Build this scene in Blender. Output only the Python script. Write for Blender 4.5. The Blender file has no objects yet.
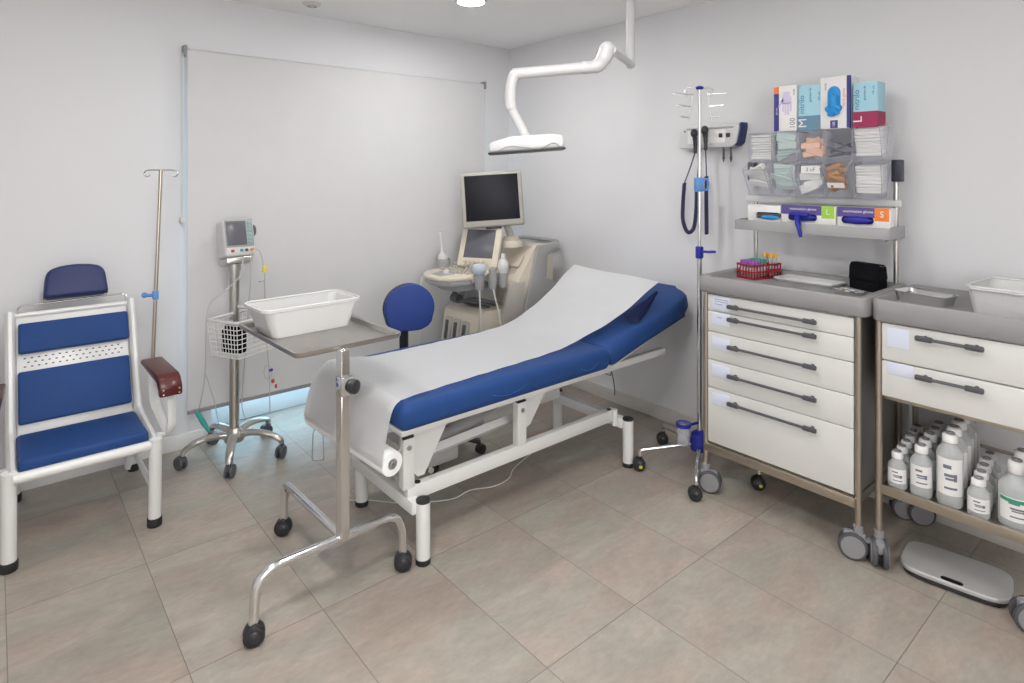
import bpy, bmesh, math, random
from mathutils import Matrix, Vector, Euler
R = math.radians
random.seed(7)
SC = bpy.context.scene
COL = SC.collection
# ------------------------------------------------------------------ materials
def mat(name, color, rough=0.5, metal=0.0, noise=0.0, nscale=20.0, bump=0.0, bscale=200.0, spec=0.5, coat=0.0, emit=None, estr=0.0, aniso=None):
    m = bpy.data.materials.new(name); m.use_nodes = True
    nt = m.node_tree; b = nt.nodes['Principled BSDF']
    c = (*color, 1)
    b.inputs['Base Color'].default_value = c
    b.inputs['Roughness'].default_value = rough
    b.inputs['Metallic'].default_value = metal
    b.inputs['Specular IOR Level'].default_value = spec
    b.inputs['Coat Weight'].default_value = coat
    if emit:
        b.inputs['Emission Color'].default_value = (*emit, 1); b.inputs['Emission Strength'].default_value = estr
    tc = nt.nodes.new('ShaderNodeTexCoord')
    n = nt.nodes.new('ShaderNodeTexNoise'); n.inputs['Scale'].default_value = nscale; n.inputs['Detail'].default_value = 4
    if aniso:
        mp = nt.nodes.new('ShaderNodeMapping'); mp.inputs['Scale'].default_value = aniso
        nt.links.new(tc.outputs['Object'], mp.inputs['Vector']); nt.links.new(mp.outputs['Vector'], n.inputs['Vector'])
    else:
        nt.links.new(tc.outputs['Object'], n.inputs['Vector'])
    a = max(noise, 0.015)
    mr = nt.nodes.new('ShaderNodeMapRange'); mr.inputs['To Min'].default_value = 1 - a; mr.inputs['To Max'].default_value = 1 + a
    nt.links.new(n.outputs['Fac'], mr.inputs['Value'])
    mx = nt.nodes.new('ShaderNodeVectorMath'); mx.operation = 'SCALE'; mx.inputs[0].default_value = color
    nt.links.new(mr.outputs['Result'], mx.inputs['Scale']); nt.links.new(mx.outputs['Vector'], b.inputs['Base Color'])
    if bump:
        n2 = nt.nodes.new('ShaderNodeTexNoise'); n2.inputs['Scale'].default_value = bscale; n2.inputs['Detail'].default_value = 3
        nt.links.new(tc.outputs['Object'], n2.inputs['Vector'])
        bp = nt.nodes.new('ShaderNodeBump'); bp.inputs['Strength'].default_value = bump; bp.inputs['Distance'].default_value = 0.002
        nt.links.new(n2.outputs['Fac'], bp.inputs['Height']); nt.links.new(bp.outputs['Normal'], b.inputs['Normal'])
    return m
def clear(name, tint, opac, rough=0.08, edge=0.45):
    """thin clear or milky plastic: part transparent, part glossy body"""
    m = bpy.data.materials.new(name); m.use_nodes = True
    nt = m.node_tree; b = nt.nodes['Principled BSDF']; out = nt.nodes['Material Output']
    b.inputs['Base Color'].default_value = (*tint, 1); b.inputs['Roughness'].default_value = rough
    t = nt.nodes.new('ShaderNodeBsdfTransparent'); t.inputs['Color'].default_value = (*[0.88 + 0.12 * x for x in tint], 1)
    lw = nt.nodes.new('ShaderNodeLayerWeight'); lw.inputs['Blend'].default_value = 0.25
    n = nt.nodes.new('ShaderNodeTexNoise'); n.inputs['Scale'].default_value = 30
    ma = nt.nodes.new('ShaderNodeMath'); ma.operation = 'MULTIPLY_ADD'; ma.inputs[1].default_value = edge; ma.inputs[2].default_value = opac; ma.use_clamp = True
    nt.links.new(lw.outputs['Facing'], ma.inputs[0])
    ms = nt.nodes.new('ShaderNodeMixShader')
    nt.links.new(ma.outputs[0], ms.inputs['Fac']); nt.links.new(t.outputs[0], ms.inputs[1]); nt.links.new(b.outputs[0], ms.inputs[2])
    nt.links.new(ms.outputs[0], out.inputs['Surface'])
    return m
M = {}
M['wall'] = mat('wall_paint', (0.70, 0.70, 0.715), 0.85, noise=0.012, nscale=3, bump=0.08, bscale=350)
M['ceil'] = mat('ceiling_paint', (0.88, 0.88, 0.88), 0.9, noise=0.01, nscale=3)
M['base_l'] = mat('baseboard_white', (0.74, 0.74, 0.73), 0.5, noise=0.03, nscale=8)
M['base_r'] = mat('baseboard_stone', (0.60, 0.57, 0.53), 0.5, noise=0.08, nscale=8)
M['blind'] = mat('blind_fabric', (0.62, 0.62, 0.625), 0.9, noise=0.03, nscale=6, bump=0.12, bscale=600)
M['white'] = mat('white_enamel', (0.73, 0.73, 0.715), 0.28, noise=0.015)
M['whitep'] = mat('white_plastic', (0.62, 0.62, 0.615), 0.4)
M['lampw'] = mat('lamp_enamel', (0.60, 0.60, 0.605), 0.3)
M['offw'] = mat('drawer_laminate', (0.655, 0.655, 0.63), 0.35, noise=0.02, nscale=4)
M['blue'] = mat('blue_vinyl', (0.022, 0.062, 0.20), 0.5, noise=0.08, nscale=8, bump=0.1, bscale=500, spec=0.12)
M['bluedk'] = mat('navy_vinyl', (0.012, 0.022, 0.105), 0.5, noise=0.08, bump=0.1, bscale=500)
M['bluest'] = mat('stool_blue_fabric', (0.016, 0.045, 0.225), 0.7, noise=0.08, bump=0.2, bscale=600)
M['seam'] = mat('blue_seam', (0.02, 0.09, 0.33), 0.5)
M['paper'] = mat('exam_paper', (0.93, 0.93, 0.93), 0.85, noise=0.012, nscale=10, bump=0.15, bscale=160)
M['steel'] = mat('brushed_steel', (0.56, 0.54, 0.51), 0.3, 1.0, noise=0.08, nscale=40, aniso=(1, 1, 0.05))
M['chrome'] = mat('chrome', (0.76, 0.76, 0.76), 0.14, 1.0, noise=0.03)
M['tray'] = mat('tray_steel', (0.47, 0.45, 0.43), 0.33, 1.0, noise=0.12, nscale=25)
M['brass'] = mat('warm_steel', (0.50, 0.45, 0.38), 0.3, 1.0, noise=0.06, aniso=(1, 1, 0.05))
M['black'] = mat('black_rubber', (0.018, 0.018, 0.02), 0.55, noise=0.1)
M['blackp'] = mat('black_plastic', (0.025, 0.025, 0.028), 0.35, noise=0.1)
M['cloth'] = mat('black_nylon', (0.006, 0.006, 0.008), 0.9, noise=0.2, bump=0.4, bscale=300, spec=.1)
M['dgrey'] = mat('dark_grey_plastic', (0.075, 0.077, 0.088), 0.42, noise=0.05)
M['grey'] = mat('worktop_grey', (0.275, 0.268, 0.272), 0.5, noise=0.03, nscale=30, bump=0.05, bscale=500)
M['shelfg'] = mat('shelf_grey', (0.36, 0.36, 0.365), 0.5, noise=0.03)
M['castorg'] = mat('castor_grey', (0.26, 0.26, 0.27), 0.5, noise=0.04)
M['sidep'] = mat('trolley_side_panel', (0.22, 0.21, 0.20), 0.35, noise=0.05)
M['wood'] = mat('red_wood', (0.085, 0.012, 0.010), 0.3, noise=0.35, nscale=14, aniso=(6, 1, 6), coat=0.1, spec=.35)
M['cream'] = mat('cream_plastic', (0.66, 0.60, 0.50), 0.5, noise=0.02)
M['creamd'] = mat('beige_grey_plastic', (0.46, 0.43, 0.385), 0.5, noise=0.03)
M['usgrey'] = mat('machine_grey', (0.36, 0.36, 0.355), 0.5, noise=0.03)
M['monbez'] = mat('monitor_bezel', (0.40, 0.385, 0.345), 0.5, noise=0.03)
M['screen'] = mat('dark_screen', (0.006, 0.006, 0.011), 0.4, noise=0.2, spec=.25)
M['lcd'] = mat('grey_screen', (0.115, 0.115, 0.135), 0.25, noise=0.05)
M['teal'] = mat('teal_plastic', (0.03, 0.33, 0.27), 0.45)
M['tealkey'] = mat('grey_teal_keys', (0.25, 0.36, 0.38), 0.5)
M['yellow'] = mat('yellow_plastic', (0.75, 0.62, 0.12), 0.5)
M['orange'] = mat('orange_print', (0.80, 0.22, 0.04), 0.55)
M['red'] = mat('red_rack', (0.30, 0.008, 0.022), 0.4)
M['redt'] = mat('red_tag', (0.45, 0.06, 0.03), 0.5)
M['purple'] = mat('purple_cap', (0.30, 0.09, 0.42), 0.45)
M['green'] = mat('green_cap', (0.02, 0.30, 0.20), 0.45)
M['ycap'] = mat('yellow_cap', (0.80, 0.45, 0.06), 0.45)
M['ivblue'] = mat('blue_clamp_plastic', (0.014, 0.025, 0.30), 0.4)
M['ivlight'] = mat('light_blue_clamp', (0.10, 0.26, 0.60), 0.4)
M['glove'] = mat('navy_nitrile', (0.014, 0.016, 0.30), 0.55, noise=0.2, nscale=40)
M['gloveb'] = mat('bright_blue_nitrile', (0.01, 0.27, 0.66), 0.5, noise=0.2, nscale=40)
M['navyp'] = mat('navy_print', (0.045, 0.05, 0.23), 0.55)
M['purp'] = mat('violet_print', (0.10, 0.075, 0.27), 0.55)
M['lblue'] = mat('light_blue_print', (0.36, 0.62, 0.72), 0.55)
M['slate'] = mat('slate_print', (0.13, 0.25, 0.36), 0.55)
M['magenta'] = mat('crimson_print', (0.33, 0.022, 0.09), 0.55)
M['lime'] = mat('lime_print', (0.33, 0.60, 0.06), 0.55)
M['lilac'] = mat('lilac_print', (0.62, 0.56, 0.74), 0.6)
M['card'] = mat('white_card', (0.78, 0.77, 0.76), 0.55, noise=0.02)
M['cardg'] = mat('grey_card', (0.50, 0.49, 0.53), 0.6)
M['label'] = mat('label_paper', (0.66, 0.70, 0.82), 0.5)
M['ink'] = mat('grey_ink', (0.16, 0.17, 0.22), 0.6)
M['inkb'] = mat('blue_ink', (0.05, 0.16, 0.33), 0.6)
M['greenl'] = mat('green_label_band', (0.02, 0.30, 0.16), 0.5)
M['pinkl'] = mat('beige_label', (0.72, 0.62, 0.56), 0.5)
M['pack'] = mat('white_paper_packet', (0.74, 0.74, 0.72), 0.6, noise=0.05)
M['packg'] = mat('pale_green_packet', (0.52, 0.62, 0.60), 0.5, noise=0.05)
M['packo'] = mat('peach_packet', (0.76, 0.50, 0.38), 0.55, noise=0.08)
M['brown'] = mat('brown_elastic', (0.42, 0.24, 0.13), 0.7, noise=0.25)
M['packd'] = mat('dark_packet', (0.12, 0.12, 0.16), 0.5)
M['rubredd'] = mat('dull_red_packet', (0.40, 0.16, 0.13), 0.6)
M['scale'] = mat('scale_silver', (0.50, 0.50, 0.49), 0.35, 0.25, noise=0.03)
M['winframe'] = mat('window_frame_white', (0.78, 0.80, 0.82), 0.4)
M['cable'] = mat('grey_cable', (0.45, 0.45, 0.47), 0.5)
M['cablew'] = mat('white_cable', (0.68, 0.69, 0.66), 0.5)
M['cord'] = mat('navy_coiled_cord', (0.022, 0.02, 0.075), 0.5)
M['probe'] = mat('pale_blue_probe', (0.50, 0.56, 0.62), 0.45)
M['trim'] = mat('downlight_trim', (0.80, 0.80, 0.80), 0.4)
M['led'] = mat('led_diffuser', (1, 1, 1), 0.5, emit=(1.0, 0.985, 0.96), estr=135.0)
M['fillglow'] = mat('fill_panel_glow', (.8, .8, .8), .6, emit=(1.0, .985, .975), estr=3.7)  # glow of the added fill panel behind the camera
M['bin'] = clear('clear_bin_plastic', (0.86, 0.87, 0.92), 0.008, edge=.20)
M['binedge'] = mat('bin_edge_plastic', (0.33, 0.33, 0.40), 0.25)
M['clamp'] = mat('dark_clamp', (0.025, 0.03, 0.045), 0.4)
M['milky'] = clear('milky_bottle_plastic', (0.66, 0.68, 0.68), 0.55, 0.3)
M['cup'] = clear('clear_cup_plastic', (0.78, 0.78, 0.84), 0.15)
M['glass'] = clear('window_glass', (0.85, 0.93, 0.96), 0.03, 0.03)
def floor_mat():
    m = bpy.data.materials.new('stone_floor_tiles'); m.use_nodes = True
    nt = m.node_tree; b = nt.nodes['Principled BSDF']; N = nt.nodes.new; L = nt.links.new
    tc = N('ShaderNodeTexCoord')
    mp = N('ShaderNodeMapping'); mp.inputs['Location'].default_value = (-2.25 + 1.026 + 4.3, -2.675 + 1.735 + 7.0, 0)
    L(tc.outputs['Object'], mp.inputs['Vector'])
    br = N('ShaderNodeTexBrick'); br.offset = 0; br.squash = 1
    br.inputs['Scale'].default_value = 1; br.inputs['Mortar Size'].default_value = 0.0016; br.inputs['Mortar Smooth'].default_value = 0.3
    br.inputs['Bias'].default_value = 0; br.inputs['Brick Width'].default_value = 0.43; br.inputs['Row Height'].default_value = 0.70
    br.inputs['Color1'].default_value = (0.345, 0.309, 0.271, 1); br.inputs['Color2'].default_value = (0.378, 0.344, 0.304, 1)
    br.inputs['Mortar'].default_value = (0.20, 0.178, 0.155, 1)
    L(mp.outputs[0], br.inputs['Vector'])
    # every tile gets its own piece of stone
    n1 = N('ShaderNodeTexNoise'); n1.inputs['Scale'].default_value = 3.2; n1.inputs['Detail'].default_value = 8; n1.inputs['Roughness'].default_value = 0.62; n1.inputs['Distortion'].default_value = 0.8
    mp2 = N('ShaderNodeMapping'); mp2.inputs['Rotation'].default_value = (0, 0, R(35)); mp2.inputs['Scale'].default_value = (1, 2.2, 1)
    L(tc.outputs['Object'], mp2.inputs['Vector']); 
    ad = N('ShaderNodeVectorMath'); ad.operation = 'MULTIPLY_ADD'; ad.inputs[1].default_value = (40, 40, 40)
    L(br.outputs['Color'], ad.inputs[0]); L(mp2.outputs[0], ad.inputs[2]); L(ad.outputs[0], n1.inputs['Vector'])
    cr = N('ShaderNodeValToRGB'); e = cr.color_ramp.elements
    e[0].position = 0.30; e[0].color = (0.84, 0.84, 0.84, 1); e[1].position = 0.72; e[1].color = (1.14, 1.14, 1.14, 1)
    x = cr.color_ramp.elements.new(0.5); x.color = (0.97, 0.97, 0.97, 1)
    L(n1.outputs['Fac'], cr.inputs['Fac'])
    n2 = N('ShaderNodeTexNoise'); n2.inputs['Scale'].default_value = 2.3; n2.inputs['Detail'].default_value = 5
    L(ad.outputs[0], n2.inputs['Vector'])
    cr2 = N('ShaderNodeValToRGB'); e = cr2.color_ramp.elements
    e[0].position = 0.36; e[0].color = (0.97, 1.01, 0.985, 1); e[1].position = 0.66; e[1].color = (1.07, 0.975, 0.94, 1)
    L(n2.outputs['Fac'], cr2.inputs['Fac'])
    n3 = N('ShaderNodeTexNoise'); n3.inputs['Scale'].default_value = 26; n3.inputs['Detail'].default_value = 6; n3.inputs['Roughness'].default_value = 0.7
    L(ad.outputs[0], n3.inputs['Vector'])
    mr = N('ShaderNodeMapRange'); mr.inputs['To Min'].default_value = 0.78; mr.inputs['To Max'].default_value = 1.22
    L(n3.outputs['Fac'], mr.inputs['Value'])
    m1 = N('ShaderNodeMix'); m1.data_type = 'RGBA'; m1.blend_type = 'MULTIPLY'; m1.inputs['Factor'].default_value = 1; m1.clamp_result = False
    L(br.outputs['Color'], m1.inputs[6]); L(cr.outputs['Color'], m1.inputs[7])
    m2 = N('ShaderNodeMix'); m2.data_type = 'RGBA'; m2.blend_type = 'MULTIPLY'; m2.inputs['Factor'].default_value = 1
    L(m1.outputs[2], m2.inputs[6]); L(cr2.outputs['Color'], m2.inputs[7])
    m3 = N('ShaderNodeVectorMath'); m3.operation = 'SCALE'
    L(m2.outputs[2], m3.inputs[0]); L(mr.outputs[0], m3.inputs['Scale'])
    L(m3.outputs[0], b.inputs['Base Color'])
    b.inputs['Roughness'].default_value = 0.42; b.inputs['Specular IOR Level'].default_value = 0.45
    bp = N('ShaderNodeBump'); bp.inputs['Strength'].default_value = 0.25; bp.inputs['Distance'].default_value = 0.003
    L(n3.outputs['Fac'], bp.inputs['Height'])
    bp2 = N('ShaderNodeBump'); bp2.invert = True; bp2.inputs['Strength'].default_value = 0.6; bp2.inputs['Distance'].default_value = 0.003
    L(br.outputs['Fac'], bp2.inputs['Height']); L(bp.outputs[0], bp2.inputs['Normal']); L(bp2.outputs[0], b.inputs['Normal'])
    return m
M['floor'] = floor_mat()
# ------------------------------------------------------------------ mesh helpers (shapes are written in world coordinates)
def V(*a): return Vector(a)
def fillet(pts, rad, n=5):
    pts = [Vector(p) for p in pts]; out = [pts[0]]
    for i in range(1, len(pts) - 1):
        a, b, c = pts[i - 1], pts[i], pts[i + 1]
        d1 = (a - b); d2 = (c - b); l = min(rad, d1.length * .49, d2.length * .49)
        p, q = b + d1.normalized() * l, b + d2.normalized() * l
        for k in range(n + 1):
            t = k / n; out.append(p * (1 - t) ** 2 + b * 2 * t * (1 - t) + q * t * t)
    out.append(pts[-1]); return out
def spline(pts, n=8):
    pts = [Vector(p) for p in pts]; P = [pts[0] * 2 - pts[1]] + pts + [pts[-1] * 2 - pts[-2]]; out = []
    for i in range(1, len(P) - 2):
        for k in range(n):
            t = k / n; a, b, c, d = P[i - 1:i + 3]
            out.append(.5 * ((2 * b) + (c - a) * t + (2 * a - 5 * b + 4 * c - d) * t * t + (3 * b - a - 3 * c + d) * t ** 3))
    out.append(pts[-1]); return out
class MB:
    def __init__(s): s.bm = bmesh.new()
    def _merge(s, b, mx=None):
        if mx is not None: bmesh.ops.transform(b, matrix=mx, verts=b.verts)
        me = bpy.data.meshes.new('t'); b.to_mesh(me); b.free(); s.bm.from_mesh(me); bpy.data.meshes.remove(me); return s
    def box(s, c, size, bev=0.0, rz=0.0, rot=None, seg=2, taper=None):
        b = bmesh.new(); bmesh.ops.create_cube(b, size=1)
        for v in b.verts: v.co = Vector((v.co.x * size[0], v.co.y * size[1], v.co.z * size[2]))
        if taper:
            for v in b.verts:
                if v.co.z < 0: v.co.x *= taper[0]; v.co.y *= taper[1]
        if bev: bmesh.ops.bevel(b, geom=b.edges[:], offset=bev, segments=seg, affect='EDGES', profile=0.5)
        r = rot.to_4x4() if rot is not None else Matrix.Rotation(rz, 4, 'Z')
        return s._merge(b, Matrix.Translation(c) @ r)
    def bb(s, x0, x1, y0, y1, z0, z1, bev=0.0, seg=2):
        return s.box(((x0 + x1) / 2, (y0 + y1) / 2, (z0 + z1) / 2), (abs(x1 - x0), abs(y1 - y0), abs(z1 - z0)), bev, seg=seg)
    def cyl(s, p0, p1, r, r2=None, seg=20, bev=0.0):
        p0, p1 = Vector(p0), Vector(p1); d = p1 - p0
        b = bmesh.new(); bmesh.ops.create_cone(b, cap_ends=True, segments=seg, radius1=r, radius2=r if r2 is None else r2, depth=d.length)
        if bev:
            ed = [e for e in b.edges if abs(e.verts[0].co.z - e.verts[1].co.z) < 1e-6]
            bmesh.ops.bevel(b, geom=ed, offset=bev, segments=2, affect='EDGES', profile=0.5)
        return s._merge(b, Matrix.Translation((p0 + p1) / 2) @ d.to_track_quat('Z', 'Y').to_matrix().to_4x4())
    def tube(s, pts, r, seg=8, closed=False, flat=1.0, up=None):
        pts = [Vector(p) for p in pts]
        q = [pts[0]]
        for p in pts[1:]:
            if (p - q[-1]).length > 1e-5: q.append(p)
        pts = q; n = len(pts); bm = s.bm; rings = []; nrm = None
        for i, p in enumerate(pts):
            if closed: t = (pts[(i + 1) % n] - pts[i - 1]).normalized()
            else: t = (pts[min(i + 1, n - 1)] - pts[max(i - 1, 0)]).normalized()
            if nrm is None:
                u = Vector(up) if up else (V(0, 0, 1) if abs(t.z) < .9 else V(1, 0, 0)); nrm = (u - t * u.dot(t)).normalized()
            else: nrm = (nrm - t * nrm.dot(t)).normalized()
            bi = t.cross(nrm); rr = r[i] if isinstance(r, (list, tuple)) else r
            rings.append([bm.verts.new(p + (nrm * math.cos(2 * math.pi * k / seg) * flat + bi * math.sin(2 * math.pi * k / seg)) * rr) for k in range(seg)])
        m = n if closed else n - 1
        for i in range(m):
            a, b = rings[i], rings[(i + 1) % n]
            for k in range(seg): bm.faces.new((a[k], a[(k + 1) % seg], b[(k + 1) % seg], b[k]))
        if not closed:
            bm.faces.new(rings[0][::-1]); bm.faces.new(rings[-1])
        return s
    def lathe(s, prof, o=(0, 0, 0), axis=(0, 0, 1), seg=24, a0=0.0, a1=2 * math.pi):
        b = bmesh.new(); full = abs(a1 - a0 - 2 * math.pi) < 1e-6; rings = []
        nn = seg if full else seg + 1
        for r, z in prof:
            rings.append([b.verts.new((r * math.cos(a0 + (a1 - a0) * k / seg), r * math.sin(a0 + (a1 - a0) * k / seg), z)) for k in range(nn)])
        for i in range(len(prof) - 1):
            for k in range(seg):
                k2 = (k + 1) % nn
                b.faces.new((rings[i][k], rings[i][k2], rings[i + 1][k2], rings[i + 1][k]))
        bmesh.ops.remove_doubles(b, verts=b.verts, dist=1e-6)
        if tuple(axis) == (0, 0, 1): return s._merge(b, Matrix.Translation(o))
        return s._merge(b, Matrix.Translation(o) @ Vector(axis).to_track_quat('Z', 'Y').to_matrix().to_4x4())
    def prism(s, poly, plane, a0, a1, bev=0.0, mx=None, seg=2):
        """poly in the plane 'xz','yz','xy', swept along the third axis from a0 to a1"""
        b = bmesh.new()
        f = {'xz': lambda p, a: (p[0], a, p[1]), 'yz': lambda p, a: (a, p[0], p[1]), 'xy': lambda p, a: (p[0], p[1], a)}[plane]
        A = [b.verts.new(f(p, a0)) for p in poly]; B = [b.verts.new(f(p, a1)) for p in poly]; n = len(poly)
        b.faces.new(A); b.faces.new(B[::-1])
        for i in range(n): b.faces.new((A[i], B[i], B[(i + 1) % n], A[(i + 1) % n]))
        bmesh.ops.recalc_face_normals(b, faces=b.faces)
        if bev: bmesh.ops.bevel(b, geom=b.edges[:], offset=bev, segments=seg, affect='EDGES', profile=0.5)
        return s._merge(b, mx)
    def sheet(s, fn, nu, nv, th):
        b = bmesh.new(); g = [[b.verts.new(fn(i / nu, j / nv)) for j in range(nv + 1)] for i in range(nu + 1)]
        for i in range(nu):
            for j in range(nv): b.faces.new((g[i][j], g[i + 1][j], g[i + 1][j + 1], g[i][j + 1]))
        bmesh.ops.solidify(b, geom=b.faces[:], thickness=th)
        return s._merge(b)
    def ball(s, c, r, sc=(1, 1, 1), seg=16):
        b = bmesh.new(); bmesh.ops.create_uvsphere(b, u_segments=seg, v_segments=max(6, seg // 2), radius=r)
        return s._merge(b, Matrix.Translation(c) @ Matrix.Diagonal((*sc, 1)))
    def build(s, name, m, parent=None, angle=40, label=None, mx=None):
        if mx is not None: bmesh.ops.transform(s.bm, matrix=mx, verts=s.bm.verts)
        bmesh.ops.recalc_face_normals(s.bm, faces=s.bm.faces)
        root = parent
        while root is not None and root.parent is not None: root = root.parent
        if root is not None:
            bmesh.ops.transform(s.bm, matrix=root.matrix_basis.inverted(), verts=s.bm.verts)
        me = bpy.data.meshes.new(name)
        off = None
        if parent is None:   # a one-mesh thing or a wall: origin at the middle of its foot
            xs = [v.co for v in s.bm.verts]
            off = Vector(((min(v.x for v in xs) + max(v.x for v in xs)) / 2, (min(v.y for v in xs) + max(v.y for v in xs)) / 2, min(v.z for v in xs)))
            bmesh.ops.translate(s.bm, vec=-off, verts=s.bm.verts)
        s.bm.to_mesh(me); s.bm.free()
        for p in me.polygons: p.use_smooth = True
        me.set_sharp_from_angle(angle=R(angle))
        me.materials.append(M[m] if isinstance(m, str) else m)
        o = bpy.data.objects.new(name, me); COL.objects.link(o)
        if parent is not None: o.parent = parent
        else: o.location = off
        if label: o['label'] = label
        return o
def thing(name, label, cat, loc, rz=0.0, group=None):
    o = bpy.data.objects.new(name, None); o.empty_display_size = 0.05; COL.objects.link(o)
    o.location = loc; o.rotation_euler = (0, 0, rz)
    o.matrix_basis = Matrix.Translation(loc) @ Matrix.Rotation(rz, 4, 'Z')
    o['label'] = label; o['category'] = cat
    if group: o['group'] = group
    return o
def tag(o, label, cat, group=None):
    o['label'] = label; o['category'] = cat
    if group: o['group'] = group
    return o
def struct(o): o['kind'] = 'structure'; return o
def dup(o, loc=None, rz=None, label=None, group=None, parent=None):
    c = o.copy(); COL.objects.link(c)
    if parent is not None: c.parent = parent
    if loc is not None:
        c.location = loc
    if rz is not None: c.rotation_euler = (0, 0, rz)
    if label: c['label'] = label
    if group: c['group'] = group
    for ch in list(o.children): dup(ch, parent=c)
    return c
def text(s, size, o, ux, uy, m, name, parent, th=0.0004, align='CENTER'):
    """lettering whose line runs along ux with its top towards uy, middle at o"""
    cu = bpy.data.curves.new('t', 'FONT'); cu.body = s; cu.size = size; cu.align_x = align; cu.align_y = 'CENTER'; cu.extrude = th; cu.resolution_u = 3
    ob = bpy.data.objects.new('t', cu); COL.objects.link(ob)
    dg = bpy.context.evaluated_depsgraph_get(); me = bpy.data.meshes.new_from_object(ob.evaluated_get(dg))
    b = MB(); b.bm.from_mesh(me); bpy.data.objects.remove(ob); bpy.data.curves.remove(cu); bpy.data.meshes.remove(me)
    ux, uy = Vector(ux).normalized(), Vector(uy).normalized(); uz = ux.cross(uy)
    mx = Matrix((ux, uy, uz)).transposed().to_4x4(); mx.translation = Vector(o)
    bmesh.ops.transform(b.bm, matrix=mx, verts=b.bm.verts)
    return b.build(name, m, parent, angle=20)
# ------------------------------------------------------------------ camera (level, tall frame moved down by lens shift)
cam = bpy.data.cameras.new('camera'); cam.sensor_width = 36; cam.lens = 612 / 1024 * 36; cam.shift_y = -(341.5 - 173) / 1024; cam.clip_start = 0.05
co = bpy.data.objects.new('camera', cam); COL.objects.link(co); co.location = (-3.208, -3.826, 1.55); co.rotation_euler = (R(90), 0, -math.atan2(.6461, .7632)); SC.camera = co
CP, CF, CR = V(-3.208, -3.826, 1.55), V(.6461, .7632, 0), V(.7632, -.6461, 0)
# ------------------------------------------------------------------ the room: corner at the origin, room towards -X and -Y
X0, Y0, CH = -4.5, -5.6, 2.56
struct(MB().bb(X0 - .2, .2, Y0 - .2, .45, -.2, 0).build('floor', 'floor'))
struct(MB().bb(X0 - .2, .2, Y0 - .2, .45, CH, CH + .2).build('ceiling', 'ceil'))
WX0, WX1, WZ = -2.25, -.42, 2.12
w = MB(); w.bb(X0 - .2, WX0, 0, .25, 0, CH); w.bb(WX1, .2, 0, .25, 0, CH); w.bb(WX0, WX1, 0, .25, WZ, CH)
struct(w.build('wall_left', 'wall'))
struct(MB().bb(0, .2, Y0 - .2, 0, 0, CH).build('wall_right', 'wall'))
struct(MB().bb(X0 - .2, X0, Y0 - .2, 0, 0, CH).build('wall_front', 'wall'))
struct(MB().bb(X0, 0, Y0 - .2, Y0, 0, CH).build('wall_back', 'wall'))
struct(MB().bb(X0, WX0, -.012, 0, 0, .085, .002).build('baseboard_left', 'base_l'))
struct(MB().bb(-.012, 0, Y0, -.012, 0, .085, .002).build('baseboard_right', 'base_r'))
win = MB(); yw = .20
win.bb(WX0, WX1, yw, yw + .04, 0.004, .24, .003); win.bb(WX0, WX1, yw, yw + .04, WZ - .07, WZ, .003)
for x in (WX0, (WX0 + WX1) / 2 - .035, WX1 - .07): win.bb(x, x + .07, yw, yw + .04, .24, WZ - .07, .003)
wo = struct(win.build('window_1', 'winframe'))
MB().bb(WX0 + .07, WX1 - .07, yw + .015, yw + .021, .24, WZ - .07).build('glass', 'glass', wo)
for nm, box, frame in (('window_2', (-4.25, -2.35, Y0 + .004, Y0 + .010, .95, 2.42), 'x'),):  # added glowing panel behind the camera, framed like a window, brightens the room
    x0, x1, y0, y1, z0, z1 = box; f = MB(); d = .03
    for zz in (z0 - .05, z1): f.bb(x0 - (.05 if frame == 'x' else 0), x1 + (.05 if frame == 'x' else d), y0 - (.05 if frame == 'y' else 0), y1 + (.05 if frame == 'y' else d), zz, zz + .05, .003)
    for q in (0, 1):
        if frame == 'x': f.bb((x0 - .05, x1)[q], (x0, x1 + .05)[q], y0, y1 + d, z0, z1, .003)
        else: f.bb(x0, x1 + d, (y0 - .05, y1)[q], (y0, y1 + .05)[q], z0, z1, .003)
    fo_ = struct(f.build(nm, 'winframe'))
    MB().bb(x0, x1, y0, y1, z0, z1).build('fill_pane', 'fillglow', fo_)
# roller blind in front of the window
t = thing('roller_blind', 'large pale grey roller blind drawn down over the wall window', 'blind', (-1.34, -.05, .21))
MB().bb(-2.385, -.30, -.052, -.0505, .215, 2.235).build('fabric', 'blind', t)
MB().box((-1.3425, -.051, .212), (2.085, .012, .022), .003).build('bottom_bar', 'castorg', t)
MB().cyl((-2.385, -.028, 2.228), (-.30, -.028, 2.228), .02).build('roller_tube', 'blind', t)
for x in (-2.395, -.288):
    MB().bb(x - .009, x + .009, -.06, 0, 2.205, 2.262, .003).build('bracket', 'castorg', t)
MB().tube([(-2.405, -.045, 2.22), (-2.405, -.045, 1.31), (-2.405, -.03, 1.285), (-2.405, -.015, 1.31), (-2.405, -.015, 2.22)], .0035, 6).build('bead_chain', 'cablew', t)
MB().bb(-2.415, -2.395, -.05, 0, 1.27, 1.30, .004).build('chain_tensioner', 'whitep', t)
MB().tube([(-.282, -.04, 2.21), (-.282, -.04, 1.25), (-.282, -.03, 1.23), (-.282, -.02, 1.25), (-.282, -.02, 2.21)], .002, 6).build('pull_chain', 'cablew', t)
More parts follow.
